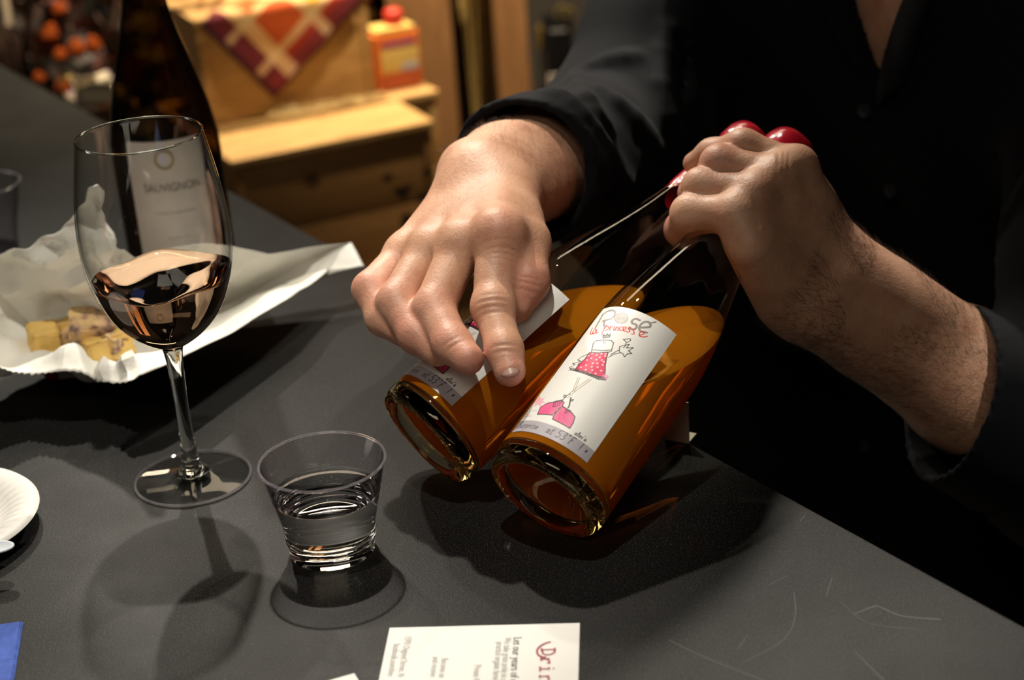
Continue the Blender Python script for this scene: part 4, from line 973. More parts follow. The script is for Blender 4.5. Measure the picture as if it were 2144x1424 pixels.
# dried leaf arrangement in a tub
lc = P(95, 95, 2.75); tub = thing('leaf_arrangement', 'dark arrangement of dried rust and grey leaves beyond the counter', 'dried leaves', (float(lc[0]), float(lc[1]), 0))
M_l = [pbr('grey dried leaf', (.07, .055, .05), .7, var=.3), pbr('brown dried leaf', (.07, .035, .022), .7, var=.4), pbr('rust dried leaf', (.20, .036, .004), .95, .1, var=.4), pbr('maroon dried leaf', (.12, .035, .025), .7, var=.3)]
v, f = lathe([(0, .0005), (.12, .0005), (.15, .28), (.157, .30), (.147, .30), (.138, .27), (0, .27)], 40); child('tub', mesh('tub', v, f, True, 40), pbr('dark wicker', (.05, .03, .02), .8, bmp=.6, bscale=120, bdist=.004), tub)
lme = []
for k in range(4):
    vv, ff = [], []
    for i in range(7):
        t = i / 6; w_ = .5 * math.sin(math.pi * t ** .8) * (1 + .15 * (i % 2)); vv += [(-w_, t, .15 * math.sin(3 * t)), (0, t, -.05 + .15 * math.sin(3 * t)), (w_, t, .15 * math.sin(3 * t))]
    for i in range(6): b = 3 * i; ff += [(b, b + 1, b + 4, b + 3), (b + 1, b + 2, b + 5, b + 4)]
    q = mesh('leaf', vv, ff); q.materials.append(M_l[k]); lme.append(q)
rs = np.random.RandomState(21)
for i in range(10):
    a = rs.uniform(0, 6.28); e = (.16 * math.cos(a), .13 * math.sin(a), TZ + rs.uniform(-.15, .12)); q = [(.04 * math.cos(a), .04 * math.sin(a), .2), (.06 * math.cos(a), .06 * math.sin(a), .6), e]
    child('twig', mesh('twig', *tube(curve_pts(q, 5), .004, 5)), M_l[1], tub)
for i in range(240):
    while True:
        u = rs.uniform(-1, 1, 3)
        if u @ u < 1: break
    pos = np.array([u[0] * .26, u[1] * .15, TZ + float(lc[2] - TZ) * 1.0 - .03 + u[2] * .22]); k = rs.choice(4, p=[.34, .36, .12, .18])
    if k == 2 and rs.rand() < .3: k = 1
    o = child('leaf', lme[k], None, tub); s_ = rs.uniform(.035, .075) if k != 2 else rs.uniform(.045, .065)
    o.scale = (s_, s_, s_); o.location = pos; o.rotation_euler = rs.uniform(0, 6.28, 3)
for px_, py_ in ((110, 62), (125, 22), (127, 118), (82, 165), (132, 185), (195, 98), (160, 105), (105, 75)):
    q = P(px_, py_, 2.62) - np.array([lc[0], lc[1], 0]); vv, ff = lathe([(0, -.014), (.010, -.010), (.015, 0), (.011, .010), (.003, .018), (0, .019)], 10); s_ = rs.uniform(.6, 1.05)
    child('rust_pod', mesh('rust_pod', [(q[0] + x_ * s_, q[1] + y_ * s_, q[2] + z_ * s_) for x_, y_, z_ in vv], ff), M_l[2], tub)
s0, s1 = P(16, 50, 2.58) - np.array([lc[0], lc[1], 0]), P(3, -40, 2.58) - np.array([lc[0], lc[1], 0])
v, f = tube([s0 * np.array([.5, .5, 0]) + ZZ * .25, s0 - ZZ * .02], .0035, 6); st_ = child('stake', mesh('stake', v, f), M_l[1], tub)
v, f = tube([s0 - ZZ * .004, (s0 + s1) / 2, s1], [.0065, .0072, .0072], 10); child('pale_tag_stick', mesh('pale_tag_stick', v, f), pbr('pale wood', (.42, .34, .24), .6), st_)
# gift basket with cream tissue behind the counter's far edge
gq = P(193, 238, 2.17); gx, gy = facing(gq)
ps = thing('display_plinth', 'low dark plinth under the cream tissue basket', 'plinth'); ps.matrix_world = mat4(gx, gy, ZZ, np.array([gq[0], gq[1] + .05, 0]))
pz = float(gq[2]) - .03; box('plinth_body', .13, .10, pz - .02, (0, 0, (pz - .02) / 2), M_panel, ps, .003); box('plinth_top', .14, .11, .0195, (0, 0, pz - .0102), M_panel, ps, .003)
bk = thing('gift_basket', 'little basket with cream grape printed tissue and a brass ring', 'basket'); bk.matrix_world = mat4(gx, gy, ZZ, np.array([gq[0], gq[1] + .05, pz]))
v, f = lathe([(0, .0005), (.032, .0005), (.040, .03), (.037, .03), (.03, .006), (0, .006)], 30); child('basket_body', mesh('basket_body', v, f, True, 40), pbr('brown wicker', (.16, .075, .035), .7, bmp=.6, bscale=200, bdist=.002), bk)
m, nt, out = newmat('grape tissue'); p = N(nt, 'ShaderNodeBsdfPrincipled'); p.inputs['Roughness'].default_value = .7
nt.links.new(ramp(nt, noise(nt, 48, 2), [(.50, (.62, .53, .36)), (.56, (.62, .53, .36)), (.62, (.20, .12, .20))]), p.inputs[0]); nt.links.new(p.outputs[0], out.inputs[0])
for (bx, by, bz, sx, sz, rz_) in ((-.008, -.030, .046, .060, .036, .35), (.028, -.026, .038, .042, .040, -.5), (-.03, -.032, .018, .034, .020, -.4), (.0, .01, .045, .05, .04, .1)):
    vv, ff = [], []; K = 8
    for j in range(K + 1):
        for i in range(K + 1):
            u_, w_ = i / K - .5, j / K - .5; vv.append((bx + u_ * sx * math.cos(rz_) - w_ * sz * .35, by + .006 * math.sin(7 * u_ + 9 * w_ + bx * 90), bz + w_ * sz + u_ * sx * math.sin(rz_)))
    for j in range(K):
        for i in range(K): k = j * (K + 1) + i; ff.append((k, k + 1, k + K + 2, k + K + 1))
    o = child('tissue', mesh('tissue', vv, ff), m, bk); o.modifiers.new('t', 'SOLIDIFY').thickness = .0006
knot(bk, (-.034, -.03, .062), .011, M_gold, 'brass_ring', .0022); knot(bk, (.020, -.036, .040), .005, M_gold, 'brass_ring', .0010)
# pale wooden box on a black stand
wq = P(250, 30, 3.15); stn = thing('display_plinth', 'tall black plinth under the pale wooden box', 'plinth'); stn.matrix_world = mat4(LX, LY, ZZ, np.array([wq[0] + .02, wq[1] + .09, 0])); wz = float(wq[2])
box('plinth_body', .15, .15, wz - .001, (0, 0, (wz - .001) / 2), M_panel, stn, .003)
wb = thing('wooden_box', 'pale wooden box glimpsed left of the dark bottle neck', 'box'); wb.matrix_world = mat4(LX, LY, ZZ, np.array([wq[0] + .035, wq[1] + .095, wz]))
for s_ in (-1, 1): box('side_board', .115, .01, .13, (0, s_ * .045, .0655), M_pine, wb, .002); box('end_board', .01, .079, .12, (s_ * .045, 0, .0605), M_pine, wb, .002)
box('bottom_board', .078, .078, .008, (0, 0, .0048), M_pine, wb, .001)
# dried orange flowers on the napkin box
fl = thing('dried_flowers', 'cluster of dried orange flowers on the napkin box beside the dark bottle', 'dried flowers'); fl.matrix_world = mat4(LX, LY, ZZ, D(.055, .262, -.0575))
M_fo = pbr('dried orange petal', (.58, .26, .06), .6, var=.35, vscale=120)
vv, ff = [], []
for i in range(9):
    a = i * 2 * math.pi / 9; vv += [(0, 0, 0), (.5 * math.cos(a - .3), .5 * math.sin(a - .3), .25), (math.cos(a), math.sin(a), .35), (.5 * math.cos(a + .3), .5 * math.sin(a + .3), .25)]; ff.append((4 * i, 4 * i + 1, 4 * i + 2, 4 * i + 3))
fm = mesh('flower', vv, ff, False); fm.materials.append(M_fo)
for i in range(26):
    o = child('flower', fm, None, fl); o.scale = (.014,) * 3; q = rs.uniform(-1, 1, 3); o.location = (q[0] * .034, q[1] * .03, .012 + abs(q[2]) * .035); o.rotation_euler = (rs.uniform(-1, 1), rs.uniform(-1, 1), rs.uniform(0, 6))

# ------------------------------------------------------------------ the man
person = thing('person', 'man in a black shirt holding two bottles and pointing at a label', 'person', (0, 0, 0))
# joints, placed at their distances from the viewer
SR, SL = np.array([.215, 1.48, TZ + .27]), np.array([.45, 1.17, TZ + .20])
ER, EL = P(1300, 292, 1.31), P(2265, 955, 1.13)
WR, WL = P(1016, 378, 1.088), P(1735, 600, 1.065)
MID = (SR + SL) / 2; RV = (SL - SR) / np.linalg.norm(SL - SR); RVh = np.array([RV[0], RV[1], 0]); RVh /= np.linalg.norm(RVh)
FW = np.array([RVh[1], -RVh[0], 0.0]); FW = FW if FW @ (CAM - MID) > 0 else -FW       # the way he faces
UPZ = np.array([0, 0, 1.0])
CHEST = MID - UPZ * .10; BELLY = MID - UPZ * .36 - FW * .02; PELV = MID - UPZ * .52 - FW * .03
NECK0, NECK1 = MID + UPZ * .03 - FW * .01, MID + UPZ * .13 + FW * .03
HEAD = MID + UPZ * .245 + FW * .075
def q_(x, y, d): return P(x, y, d)
def right_hand(p):
    Wi, Wp = q_(1048, 392, 1.075), q_(990, 372, 1.085)
    MI, MM, MR, MP = q_(1044, 492, .996), q_(966, 514, 1.010), q_(900, 522, 1.028), q_(851, 532, 1.046)
    pal = None
    for a, b, r0, r1 in ((Wi, MI, .0165, .0150), (Wi * .6 + Wp * .4, MM, .017, .0142), (Wi * .3 + Wp * .7, MR, .0165, .0132), (Wp, MP, .0155, .0122)):
        e = cone(p, a, b, r0, r1); pal = e if pal is None else smin(pal, e, .012)
    pal = smin(pal, cone(p, q_(1000, 470, 1.055), q_(925, 530, 1.055), .020, .014), .012)
    pal = smin(pal, chain(p, [ER, WR * .55 + ER * .45, WR * .88 + ER * .12, (Wi + Wp) / 2], [.043, .0385, .0300, .0250], .02), .02)
    pal = smin(pal, cone(p, WR * .75 + ER * .25 + np.array([.014, 0, -.006]), q_(1060, 420, 1.075), .024, .018), .02)
    pal = smin(pal, ell(p, q_(972, 352, 1.088), np.eye(3), (.012, .012, .012)), .016)                     # head of the ulna
    for kn, r in ((q_(1046, 487, .9925), .0135), (q_(965, 508, 1.006), .0120), (q_(899, 518, 1.025), .0105), (q_(850, 528, 1.044), .0098)): pal = smin(pal, cone(p, kn, kn, r, r), .010)
    for a, b in ((q_(1028, 420, 1.052), MI), (q_(1006, 425, 1.056), MM), (q_(985, 425, 1.064), MR)):         # tendons
        a = a - ray(1000, 430) * .013; b = b - ray(1000, 500) * .010; pal = smin(pal, cone(p, a, b, .0035, .0045), .008)
    th = chain(p, [q_(1062, 410, 1.062), q_(1101, 508, 1.018), q_(1103, 588, .996), q_(1078, 640, .992)], [.018, .0140, .0125, .0105], .006)
    pal = smin(pal, th, .012); pal = smin(pal, cone(p, q_(1075, 470, 1.036), q_(1075, 530, 1.015), .014, .010), .010)
    fi = chain(p, [MI, q_(1031, 644, .978), q_(1056, 733, .957), q_(1067, 776, .950)], [.0132, .0114, .0102, .0090], .005)
    fi = smin(fi, cone(p, q_(1034, 640, .974), q_(1034, 640, .974), .0112, .0112), .006)
    fm = chain(p, [MM, q_(908, 648, .984), q_(948, 722, .962), q_(980, 752, .951)], [.0126, .0120, .0106, .0090], .005)
    fr = chain(p, [MR, q_(830, 634, .999), q_(872, 702, .982), q_(915, 735, .974)], [.0120, .0114, .0102, .0090], .005)
    fp = chain(p, [MP, q_(776, 606, 1.020), q_(801, 668, 1.004), q_(845, 698, .996)], [.0118, .0105, .0094, .0082], .005)
    fg = smin(smin(fi, fm, .0022), smin(fr, fp, .0022), .0022)
    return smin(pal, fg, .0058)
def left_hand(p):
    Wi, Wp = q_(1765, 568, 1.062), q_(1700, 640, 1.050)
    MI, MM, MR, MP = q_(1666, 352, 1.031), q_(1628, 368, 1.022), q_(1584, 404, 1.014), q_(1541, 448, 1.007)
    pal = None
    for a, b, r0, r1 in ((Wi, MI, .0175, .0128), (Wi * .66 + Wp * .34, MM, .018, .0128), (Wi * .33 + Wp * .67, MR, .018, .0126), (Wp, MP, .018, .0122)):
        e = cone(p, a, b, r0, r1); pal = e if pal is None else smin(pal, e, .014)
    pal = smin(pal, cone(p, q_(1650, 618, 1.040), q_(1574, 520, 1.003), .0205, .0125), .022)              # heel of the little finger side
    pal = smin(pal, cone(p, q_(1740, 560, 1.072), q_(1690, 420, 1.055), .018, .014), .014)
    pal = smin(pal, chain(p, [EL, WL * .45 + EL * .55, WL * .85 + EL * .15, (Wi + Wp) / 2], [.047, .0430, .0320, .0240], .02), .02)
    pal = smin(pal, cone(p, WL * .7 + EL * .3 + np.array([0, 0, .008]), Wi, .027, .019), .02); pal = smin(pal, cone(p, WL * .7 + EL * .3 - np.array([0, 0, .010]), Wp, .027, .019), .02)
    for kn, r in ((q_(1668, 347, 1.029), .0112), (q_(1629, 364, 1.019), .0108), (q_(1584, 400, 1.011), .0106), (q_(1540, 446, 1.007), .0098)): pal = smin(pal, cone(p, kn, kn, r, r), .008)
    for a, b in ((q_(1700, 480, 1.045), MM), (q_(1672, 510, 1.044), MR)):
        pal = smin(pal, cone(p, a - ray(1700, 480) * .012, b - ray(1600, 380) * .009, .0035, .004), .008)
    th = chain(p, [q_(1745, 570, 1.082), q_(1694, 455, 1.106), q_(1612, 388, 1.122), q_(1560, 352, 1.128)], [.018, .0150, .0130, .0105], .006)
    pal = smin(pal, th, .014)
    fi = chain(p, [MI, q_(1556, 308, 1.036), q_(1490, 321, 1.055), q_(1454, 342, 1.066)], [.0112, .0104, .0084, .0072], .006)
    fm = chain(p, [MM, q_(1507, 343, 1.030), q_(1492, 358, 1.058), q_(1512, 368, 1.072)], [.0112, .0112, .0094, .0086], .006)
    fr = chain(p, [MR, q_(1469, 392, 1.027), q_(1455, 405, 1.062), q_(1480, 416, 1.076)], [.0112, .0112, .0094, .0086], .006)
    fp = chain(p, [MP, q_(1447, 448, 1.022), q_(1428, 480, 1.050), q_(1434, 496, 1.066)], [.0116, .0116, .0100, .0084], .006)
    fg = smin(smin(fi, fm, .0008), smin(fr, fp, .0008), .0008)
    return smin(pal, fg, .0032)
CUTR, CUTL = ER * .55 + WR * .45, EL * .60 + WL * .40            # where the fine skin of hand and forearm passes into the body, inside the sleeves
NR, NL = (WR - ER) / np.linalg.norm(WR - ER), (WL - EL) / np.linalg.norm(WL - EL)
def bound(ps, m): a = np.array(ps); return a.min(0) - m, a.max(0) + m
lo, hi = bound([q_(755, 600, 1.0), q_(1150, 300, 1.0), q_(1070, 800, .94), q_(1090, 300, 1.22), CUTR, q_(770, 606, 1.03)], .04)
hv, hq = sdf_mesh(right_hand, lo, hi, .00105, keep=lambda v: (v - CUTR) @ NR > 0)
lo, hi = bound([q_(1405, 500, 1.0), q_(1700, 270, 1.0), q_(1450, 340, 1.13), q_(1560, 352, 1.14), CUTL, q_(2000, 960, 1.12), q_(2020, 660, 1.1), q_(1600, 680, 1.05)], .04)
lv, lq = sdf_mesh(left_hand, lo, hi, .00115, keep=lambda v: (v - CUTL) @ NL > 0)
def wrinkles(v, q, items):
    n = vnormals(v, q); d = np.zeros(len(v))
    for c_, ax, dep, wid, rad, lines in items:      # lines: offsets along the finger
        ax = ax / np.linalg.norm(ax); r = v - c_; s_ = r @ ax; m = np.exp(-((r * r).sum(1) / rad ** 2) ** 2)
        cr = np.linalg.norm(r - s_[:, None] * ax, axis=1)
        for l_ in lines: d -= dep * m * np.exp(-((s_ - l_ - 6 * cr * cr * np.sign(l_)) / wid) ** 2)
    return v + n * d[:, None]
IP, ID = q_(1031, 644, .978), q_(1056, 733, .957); axI = ID - q_(1044, 492, .996)
vw = -ray(1030, 640)
oval = IP + vw * .0105
hv = wrinkles(hv, hq, [(IP + vw * .011, axI, .0011, .0011, .0085, (-.0052, .0052, -.0015, .002)), (ID + vw * .0095, axI, .0007, .0009, .006, (-.002, .0015)),
                       (q_(948, 722, .95), q_(948, 722, .96) - q_(913, 652, .98), .0006, .0009, .006, (-.002, .0015)),
                       (q_(1046, 525, .985), axI, .0004, .0009, .011, (-.004, -.001, .002, .005, .008)), 
                       (q_(1104, 596, .985), q_(1078, 640, .99) - q_(1101, 508, 1.0), .0004, .0009, .009, (-.003, .0, .004))])
lv = wrinkles(lv, lq, [(q_(1640, 338, 1.01), np.array([-1., .1, .2]), .0006, .001, .008, (-.003, 0, .003)), (q_(1592, 385, 1.01), np.array([-1., .1, .2]), .0006, .001, .008, (-.003, 0, .003)),
                       (q_(1540, 440, 1.018), np.array([-1., .1, .2]), .0006, .001, .008, (-.003, 0, .003))])
def body(p):
    d = cone(p, SR * .62 + SL * .38, SL * .62 + SR * .38, .105, .105)
    d = smin(d, cone(p, SR, SL, .058, .058), .08)
    d = smin(d, cone(p, CHEST - RVh * .07, CHEST + RVh * .07, .105, .105), .06); d = smin(d, cone(p, BELLY - RVh * .06, BELLY + RVh * .06, .112, .112), .10)
    d = smin(d, cone(p, PELV - RVh * .07, PELV + RVh * .07, .11, .11), .10)
    d = smin(d, chain(p, [SR, ER], [.058, .045], .03), .05); d = smin(d, chain(p, [SL, EL], [.058, .047], .03), .05)
    d = smin(d, cone(p, ER, CUTR + NR * .01, .045, .0388), .02); d = smin(d, cone(p, EL, CUTL + NL * .01, .047, .0418), .02)
    for s in (-1, 1):
        hip = PELV + RVh * .085 * s - UPZ * .06; knee = hip - UPZ * .40 + FW * .02; ank = np.array([knee[0], knee[1], .09]) - FW * .03
        d = smin(d, chain(p, [hip, knee, ank], [.085, .058, .040], .03), .05); d = smin(d, cone(p, ank - UPZ * .045, ank - UPZ * .055 + FW * .13, .038, .030), .03)
    d = smin(d, cone(p, NECK0, NECK1, .066, .058), .05)
    B3 = np.array([RVh, FW, UPZ])
    h = ell(p, HEAD + UPZ * .03 - FW * .015, B3, (.076, .096, .098)); h = smin(h, ell(p, HEAD + FW * .02 - UPZ * .045, B3, (.058, .070, .068)), .04)
    nt_ = HEAD + FW * .088 - UPZ * .012
    h = smin(h, cone(p, nt_ + UPZ * .035 - FW * .008, nt_ + FW * .016, .007, .012), .014)
    h = smin(h, cone(p, HEAD + FW * .083 - UPZ * .048 - RVh * .018, HEAD + FW * .083 - UPZ * .048 + RVh * .018, .008, .008), .008)
    h = smin(h, cone(p, HEAD + FW * .084 - UPZ * .060 - RVh * .014, HEAD + FW * .084 - UPZ * .060 + RVh * .014, .009, .009), .006)
    h = smin(h, cone(p, HEAD + FW * .072 + UPZ * .036 - RVh * .045, HEAD + FW * .072 + UPZ * .036 + RVh * .045, .012, .012), .015)
    for s in (-1, 1):
        h = smax(h, -ell(p, HEAD + FW * .090 + UPZ * .012 + RVh * .031 * s, B3, (.015, .012, .010)), .008)
        h = smin(h, ell(p, HEAD + RVh * .078 * s - FW * .01, B3, (.007, .017, .030)), .006)
    return smin(d, h, .035)
lo, hi = bound([SR, SL, ER, EL, CUTR, CUTL, HEAD + UPZ * .1, PELV], .17); lo[2] = -.01
bv, bq = sdf_mesh(body, lo, hi, .006, keep=lambda v: ~((((v - CUTR) @ NR > -.004) & (np.linalg.norm(v - CUTR, axis=1) < .075)) | (((v - CUTL) @ NL > -.004) & (np.linalg.norm(v - CUTL, axis=1) < .075))))
av = np.concatenate([bv, hv, lv]); aq = np.concatenate([bq, hq + len(bv), lq + len(bv) + len(hv)])
# redness of the skin: fingertips and knuckles
fl_ = np.zeros(len(av))
for c_, r in ((q_(1070, 790, .95), .016), (q_(985, 755, .951), .016), (q_(913, 652, .98), .013), (q_(830, 634, 1.0), .014), (q_(770, 606, 1.02), .016), (q_(1100, 600, .99), .018), (q_(1031, 644, .975), .010),
              (q_(860, 700, .985), .020), (q_(940, 720, .96), .014), (q_(1425, 480, 1.05), .02), (q_(1490, 530, 1.04), .02), (q_(1530, 560, 1.04), .02), (q_(1046, 487, .99), .012), (q_(1450, 420, 1.05), .015), (q_(1500, 330, 1.03), .012)):
    fl_ = np.maximum(fl_, np.exp(-((av - c_) ** 2).sum(1) / r ** 2))
me = fast_mesh('body', av, aq)
at = me.attributes.new('flush', 'FLOAT', 'POINT')
if len(me.vertices) == len(av): at.data.foreach_set('value', fl_.astype(f32))
# close the skin between sleeve-hidden forearm ends
bm = bmesh.new(); bm.from_mesh(me)
be = [e for e in bm.edges if e.is_boundary]
for cpt in (CUTR, CUTL):
    es = [e for e in be if (e.verts[0].co - V(cpt)).length < .09 and e.is_valid]
    try: bmesh.ops.bridge_loops(bm, edges=es)
    except Exception as ex: print('bridge', ex)
bm.to_mesh(me); bm.free(); me.polygons.foreach_set('use_smooth', [True] * len(me.polygons)); me.update()
bodyo = obj('body', me, MSKIN, person)
print('body verts', len(av))
# nail of the pointing finger
tipc = q_(1067, 776, .950); dn = vw / np.linalg.norm(vw); zf_ = (q_(1072, 792, .948) - q_(1056, 733, .957)); zf_ /= np.linalg.norm(zf_); dn = dn - zf_ * (dn @ zf_); dn += np.cross(zf_, dn) * .0; dn /= np.linalg.norm(dn); xn = np.cross(zf_, dn)
vv, ff = [], []; K = 10
for j in range(K + 1):
    for i in range(K + 1):
        a = (i / K - .5) * 1.7; t = j / K; r = .0093 - .0006 * t; end = .0035 * (1 - (2 * i / K - 1) ** 2) * (1 if t > .5 else -.6) * abs(2 * t - 1)
        vv.append(tipc + xn * r * math.sin(a) * .86 + dn * (r * math.cos(a) * .98) + zf_ * ((t - .62) * .0120 + end) - dn * .0002)
for j in range(K):
    for i in range(K): k = j * (K + 1) + i; ff.append((k, k + 1, k + K + 2, k + K + 1))
o = obj('fingernail', mesh('fingernail', vv, ff), pbr('fingernail', (.50, .30, .25), .35, .4), bodyo); o.modifiers.new('t', 'SOLIDIFY').thickness = .0006
# dark hair on the forearms
def hairs(v, q, centre, ax, n, seed, side):
    rs = np.random.RandomState(seed); nn = vnormals(v, q); r = v - centre; s_ = r @ ax
    ok = np.where(side(v, s_))[0]; ii = rs.choice(ok, n); V_, F_ = [], []
    for i in ii:
        p0 = v[i]; nrm = nn[i]; d_ = ax * rs.uniform(.6, 1.2) + nrm * rs.uniform(.15, .5) + np.cross(ax, nrm) * rs.uniform(-.6, .6); d_ /= np.linalg.norm(d_)
        L = rs.uniform(.005, .012); sd = np.cross(d_, nrm); sd /= np.linalg.norm(sd) + 1e-9; w_ = .00006; b = len(V_)
        m_p = p0 + d_ * L * .55 + nrm * .0006; e_ = p0 + d_ * L - nrm * .0004 * rs.uniform(0, 2)
        V_ += [p0 - sd * w_, p0 + sd * w_, p0 + nrm * w_, m_p - sd * w_ * .7, m_p + sd * w_ * .7, m_p + nrm * w_ * .7, e_]
        F_ += [(b, b + 1, b + 4, b + 3), (b + 1, b + 2, b + 5, b + 4), (b + 2, b, b + 3, b + 5), (b + 3, b + 4, b + 6), (b + 4, b + 5, b + 6), (b + 5, b + 3, b + 6)]
    return V_, F_
lenR = float((WR - CUTR) @ NR); lenL = float((WL - CUTL) @ NL)
hr = hairs(hv, hq, CUTR, NR, 2600, 1, lambda v, s_: (s_ > lenR * .2) & (s_ < lenR + .012) & (wob(v, 60, 3) > -.6))
hl = hairs(lv, lq, CUTL, NL, 4200, 2, lambda v, s_: (s_ > lenL * .1) & (s_ < lenL + .035) & (wob(v, 50, 4) > -.5) & ((v - WL) @ (-_F) > -.01))
for nm, (a, b) in (('arm_hair', hr), ('arm_hair', hl)): o = obj(nm, mesh(nm, a, b), M_hair, bodyo); o['kind'] = 'stuff'
# ------------------------------------------------------------------ clothes
CUFR = ER + (WR - ER) * .79; CUFL = P(1990, 816, 1.085)
AXR = (WR - ER) / np.linalg.norm(WR - ER); AXL = (CUFL - EL) / np.linalg.norm(CUFL - EL)
NCL = AXL - .75 * _R; NCL /= np.linalg.norm(NCL)          # the left cuff is pushed up slantwise
T0, TA, TB = P(1752, 182, 1.20), P(1738, -160, 1.22), P(2075, -120, 1.22)
n1 = np.cross(FW, TA - T0); n1 = n1 if n1 @ (TB - T0) > 0 else -n1; n1 /= np.linalg.norm(n1)
n2 = np.cross(FW, TB - T0); n2 = n2 if n2 @ (TA - T0) > 0 else -n2; n2 /= np.linalg.norm(n2)
def shirt_base(p):
    d = cone(p, SR * .62 + SL * .38, SL * .62 + SR * .38, .120, .120); d = smin(d, cone(p, SR, SL, .072, .072), .08)
    d = smin(d, cone(p, CHEST - RVh * .11, CHEST + RVh * .075, .122, .122), .06); d = smin(d, cone(p, BELLY - RVh * .15, BELLY + RVh * .08, .137, .137), .10); d = smin(d, cone(p, PELV - RVh * .11, PELV + RVh * .08, .133, .133), .08)
    r1 = chain(p, [SR, ER, CUFR + AXR * .03], [.071, .056, .0445], .03)
    a = CUFR - AXR * .036; s_ = (p - a) @ AXR
    r1 = r1 - np.where((s_ > 0), .0035, 0).astype(f32) * np.clip(s_ / .004, 0, 1)                           # turned-back cuff
    r1 = r1 + .0065 * np.sin(((p - ER) @ (AXR * .8 + UPZ * .45)) * 62 + 2.2 * wob(p, 14, 5)) * np.clip(1 - np.abs((p - ER) @ AXR - .05) / .10, 0, 1) * np.clip(-s_ / .01, 0, 1)
    r1 = smin(r1, chain(p, [ER, P(1300, 430, 1.36), P(1400, 570, 1.43)], [.046, .050, .06], .03), .05)          # loose cloth hanging under the arm
    r2 = chain(p, [SL, EL, CUFL + AXL * .03], [.076, .066, .0485], .03)
    a = CUFL - NCL * .045; s_ = (p - a) @ NCL; r2 = r2 - .004 * np.clip(s_ / .004, 0, 1)
    d = smin(d, r1, .045); d = smin(d, r2, .045)
    d = smin(d, cone(p, NECK0 - FW * .01, NECK0 + UPZ * .05 - FW * .01, .080, .072), .03)
    return d - (.0050 * wob(p, 22, 8)).astype(f32)
def shirt_trace(px, py):          # first point of the cloth along a line of sight
    r_ = ray(px, py); n_ = np.linalg.norm(r_); t = .8
    for _ in range(90):
        dd = float(shirt_base((CAM + r_ * t)[None].astype(f32))[0]); t += .7 * dd / n_
        if abs(dd) < .0004: break
    return CAM + r_ * t
FOLDS = []
for w, r_ in (([(1201, 157), (1217, 191), (1246, 241), (1280, 280)], .0055), ([(1139, 197), (1178, 210), (1217, 247), (1265, 310), (1316, 382)], .0060), ([(1113, 232), (1161, 243), (1217, 295), (1274, 372)], .0045),
              ([(1222, 150), (1275, 130), (1330, 118)], .005), ([(1260, 190), (1330, 250), (1395, 330)], .0050), ([(1180, 290), (1215, 345), (1240, 410)], .004), ([(1400, 60), (1385, 180), (1420, 300)], .005)):
    q = [shirt_trace(*g) for g in curve_pts(w, 2)]; FOLDS.append((q, [max(.0012, r_ * math.sin(math.pi * (.12 + .8 * i / (len(q) - 1)))) for i in range(len(q))]))
def shirt_out(p):
    d = shirt_base(p)
    for q, rs_ in FOLDS: d = smin(d, chain(p, q, rs_, .004), .013)      # creases gathered at the elbow
    return d
def shirt(p):
    o_ = shirt_out(p); d = smax(o_, -(o_ + .0055), .001)
    d = np.maximum(d, np.where(np.linalg.norm(p - CUFR, axis=1) < .09, (p - CUFR) @ AXR, -1).astype(f32)); d = np.maximum(d, np.where(np.linalg.norm(p - CUFL, axis=1) < .11, (p - CUFL) @ NCL, -1).astype(f32))
    d = np.maximum(d, (PELV[2] - .08) - p[:, 2]); d = np.maximum(d, p[:, 2] - (NECK0[2] + .055))
    vn = np.minimum(np.minimum((p - T0) @ n1, (p - T0) @ n2), (p - MID) @ FW - .01)          # open neck
    return np.maximum(d, vn.astype(f32))
lo, hi = bound([SR, SL, ER, EL, CUFR, CUFL, PELV], .16); hi[2] = NECK0[2] + .09; lo[2] = PELV[2] - .10
sv_, sq_ = sdf_mesh(shirt, lo, hi, .0030)
sh = obj('shirt', fast_mesh('shirt', sv_, sq_), M_shirt, person); print('shirt verts', len(sv_))
def on_shirt(pt, axis, tries=60):          # walk along an axis until the cloth is met
    q = np.array(pt, float)
    for _ in range(tries):
        d = float(shirt_out(q[None].astype(f32))[0]); q = q - axis * d
        if abs(d) < .0003: break
    return q
# collar: a folded strip along each side of the open neck
for A_, B_, sgn_ in ((T0 - UPZ * .02, TB, 1), (T0 - UPZ * .0, TA, -1)):
    vv, ff = [], []; L = 14; side = (TB - TA); side /= np.linalg.norm(side)
    for i in range(L + 1):
        c_ = A_ + (B_ - A_) * i / L
        for w_, e_ in ((0, .004), (.030 * min(1, .3 + i / 5), .009), (.032 * min(1, .3 + i / 5), .005)):
            q = on_shirt(c_ + side * sgn_ * w_ + FW * .05, FW) + FW * e_; vv.append(q)
    for i in range(L):
        for k in range(2): b = 3 * i + k; ff.append((b, b + 1, b + 4, b + 3))
    o = obj('collar', mesh('collar', vv, ff), M_shirt, sh); o.modifiers.new('t', 'SOLIDIFY').thickness = .0018
pk = [on_shirt(T0 - UPZ * z_ + FW * .06 - RVh * .012, FW) + FW * .002 for z_ in (.03, .10, .17, .24, .31)]
M_but = pbr('dark button', (.03, .03, .035), .35, .5)
for i, q in enumerate(pk):
    x_, y_, z_ = frame(FW, RVh); pr = [(0, .0022), (.0022, .0020), (.0030, .0026), (.0052, .0028), (.0058, .0014), (.0056, 0), (0, 0)]
    v, f = lathe(pr, 24); v = [q + x_ * a + y_ * b + z_ * c_ for a, b, c_ in v]; obj('button', mesh('button', v, f, True, 40), M_but, sh)
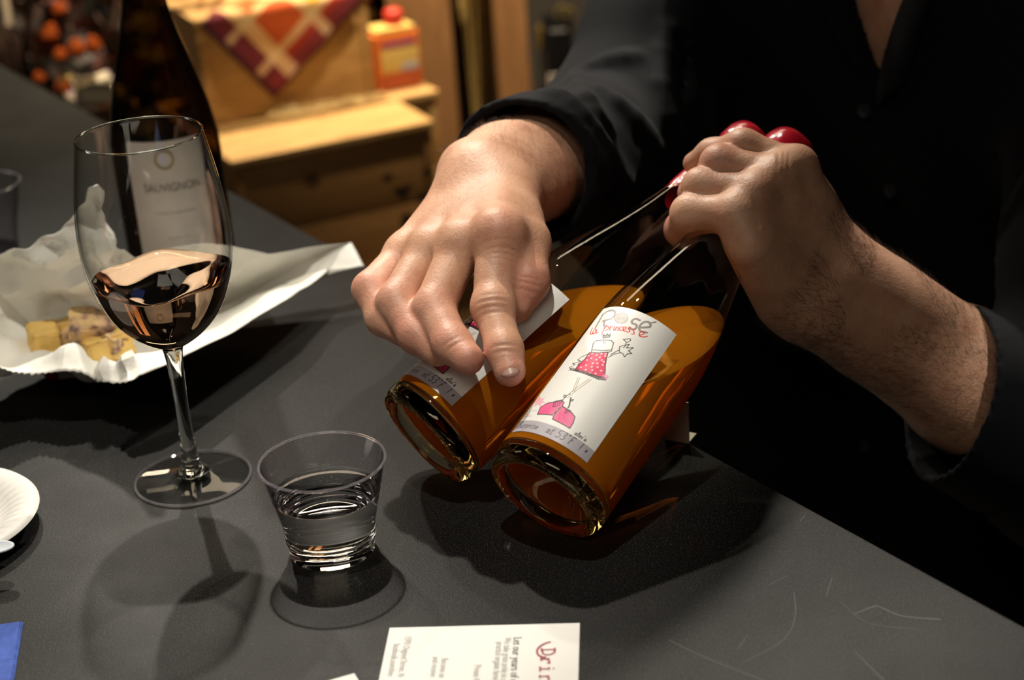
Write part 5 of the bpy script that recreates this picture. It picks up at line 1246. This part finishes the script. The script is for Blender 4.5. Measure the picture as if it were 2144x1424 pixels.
def pants(p):
    d = cone(p, PELV - RVh * .07, PELV + RVh * .07, .122, .122)
    for s in (-1, 1):
        hip = PELV + RVh * .085 * s - UPZ * .06; knee = hip - UPZ * .40 + FW * .02; ank = np.array([knee[0], knee[1], .09]) - FW * .03
        d = smin(d, chain(p, [hip, knee, ank], [.098, .074, .062], .03), .05)
    d = d - .004 * wob(p, 30, 12).astype(f32); d = np.maximum(d, -(d + .006)); return np.maximum(np.maximum(d, p[:, 2] - PELV[2] - .03), .055 - p[:, 2])
lo, hi = bound([PELV + RVh * .1, PELV - RVh * .1], .16); lo[2] = .03; hi[2] = PELV[2] + .06
v, q = sdf_mesh(pants, lo, hi, .007); obj('trousers', fast_mesh('trousers', v, q), M_pants, person)
for s in (-1, 1):
    hip = PELV + RVh * .085 * s; ank = np.array([hip[0], hip[1], .09]) - FW * .01
    def shoe(p): return np.maximum(np.maximum(smin(cone(p, ank - UPZ * .04 - FW * .02, ank - UPZ * .045 + FW * .14, .048, .042), cone(p, ank + UPZ * .0, ank - UPZ * .03, .045, .047), .02), .002 - p[:, 2]), p[:, 2] - .11)
    lo, hi = bound([ank - FW * .05, ank + FW * .15], .07); lo[2] = -.01; hi[2] = .13
    v, q = sdf_mesh(shoe, lo, hi, .005); obj('shoe', fast_mesh('shoe', v, q), pbr('black leather', (.01, .01, .01), .35), person)
B3 = np.array([RVh, FW, UPZ])
def hairc(p):
    d = ell(p, HEAD + UPZ * .034 - FW * .020, B3, (.083, .102, .103)) - .003 * wob(p, 90, 15).astype(f32)
    return np.maximum(np.maximum(d, -ell(p, HEAD + UPZ * .03 - FW * .015, B3, (.072, .092, .094))), ((p - HEAD) @ (FW * .8 - UPZ * .6)).astype(f32) - .018)
lo, hi = bound([HEAD], .15); v, q = sdf_mesh(hairc, lo, hi, .005); obj('hair', fast_mesh('hair', v, q), M_hair, person)
for s in (-1, 1):
    c_ = HEAD + FW * .076 + UPZ * .012 + RVh * .031 * s; v, f = lathe([(0, -.0115)] + [(.0115 * math.cos(a), .0115 * math.sin(a)) for a in np.linspace(-1.4, 1.4, 9)] + [(0, .0115)], 20)
    obj('eye', mesh('eye', [c_ + RVh * a + UPZ * b + FW * z for a, b, z in v], f), pbr('eye', (.8, .78, .74), .2), person)
    v, f = lathe([(0, .0118), (.0045, .0110), (.0056, .0100)], 20); obj('iris', mesh('iris', [c_ + RVh * a + UPZ * b + FW * z for a, b, z in v], f), pbr('brown iris', (.05, .025, .012), .2), person)
bpy.context.view_layer.update()

for o in bpy.data.objects:
    if o.type != 'MESH': continue
    if o.name.split('.')[0] in ('stem', 'foot', 'wine', 'water', 'base'): o.cycles.is_caustics_caster = True
    if o.name.split('.')[0] in ('worktop',): o.cycles.is_caustics_receiver = True
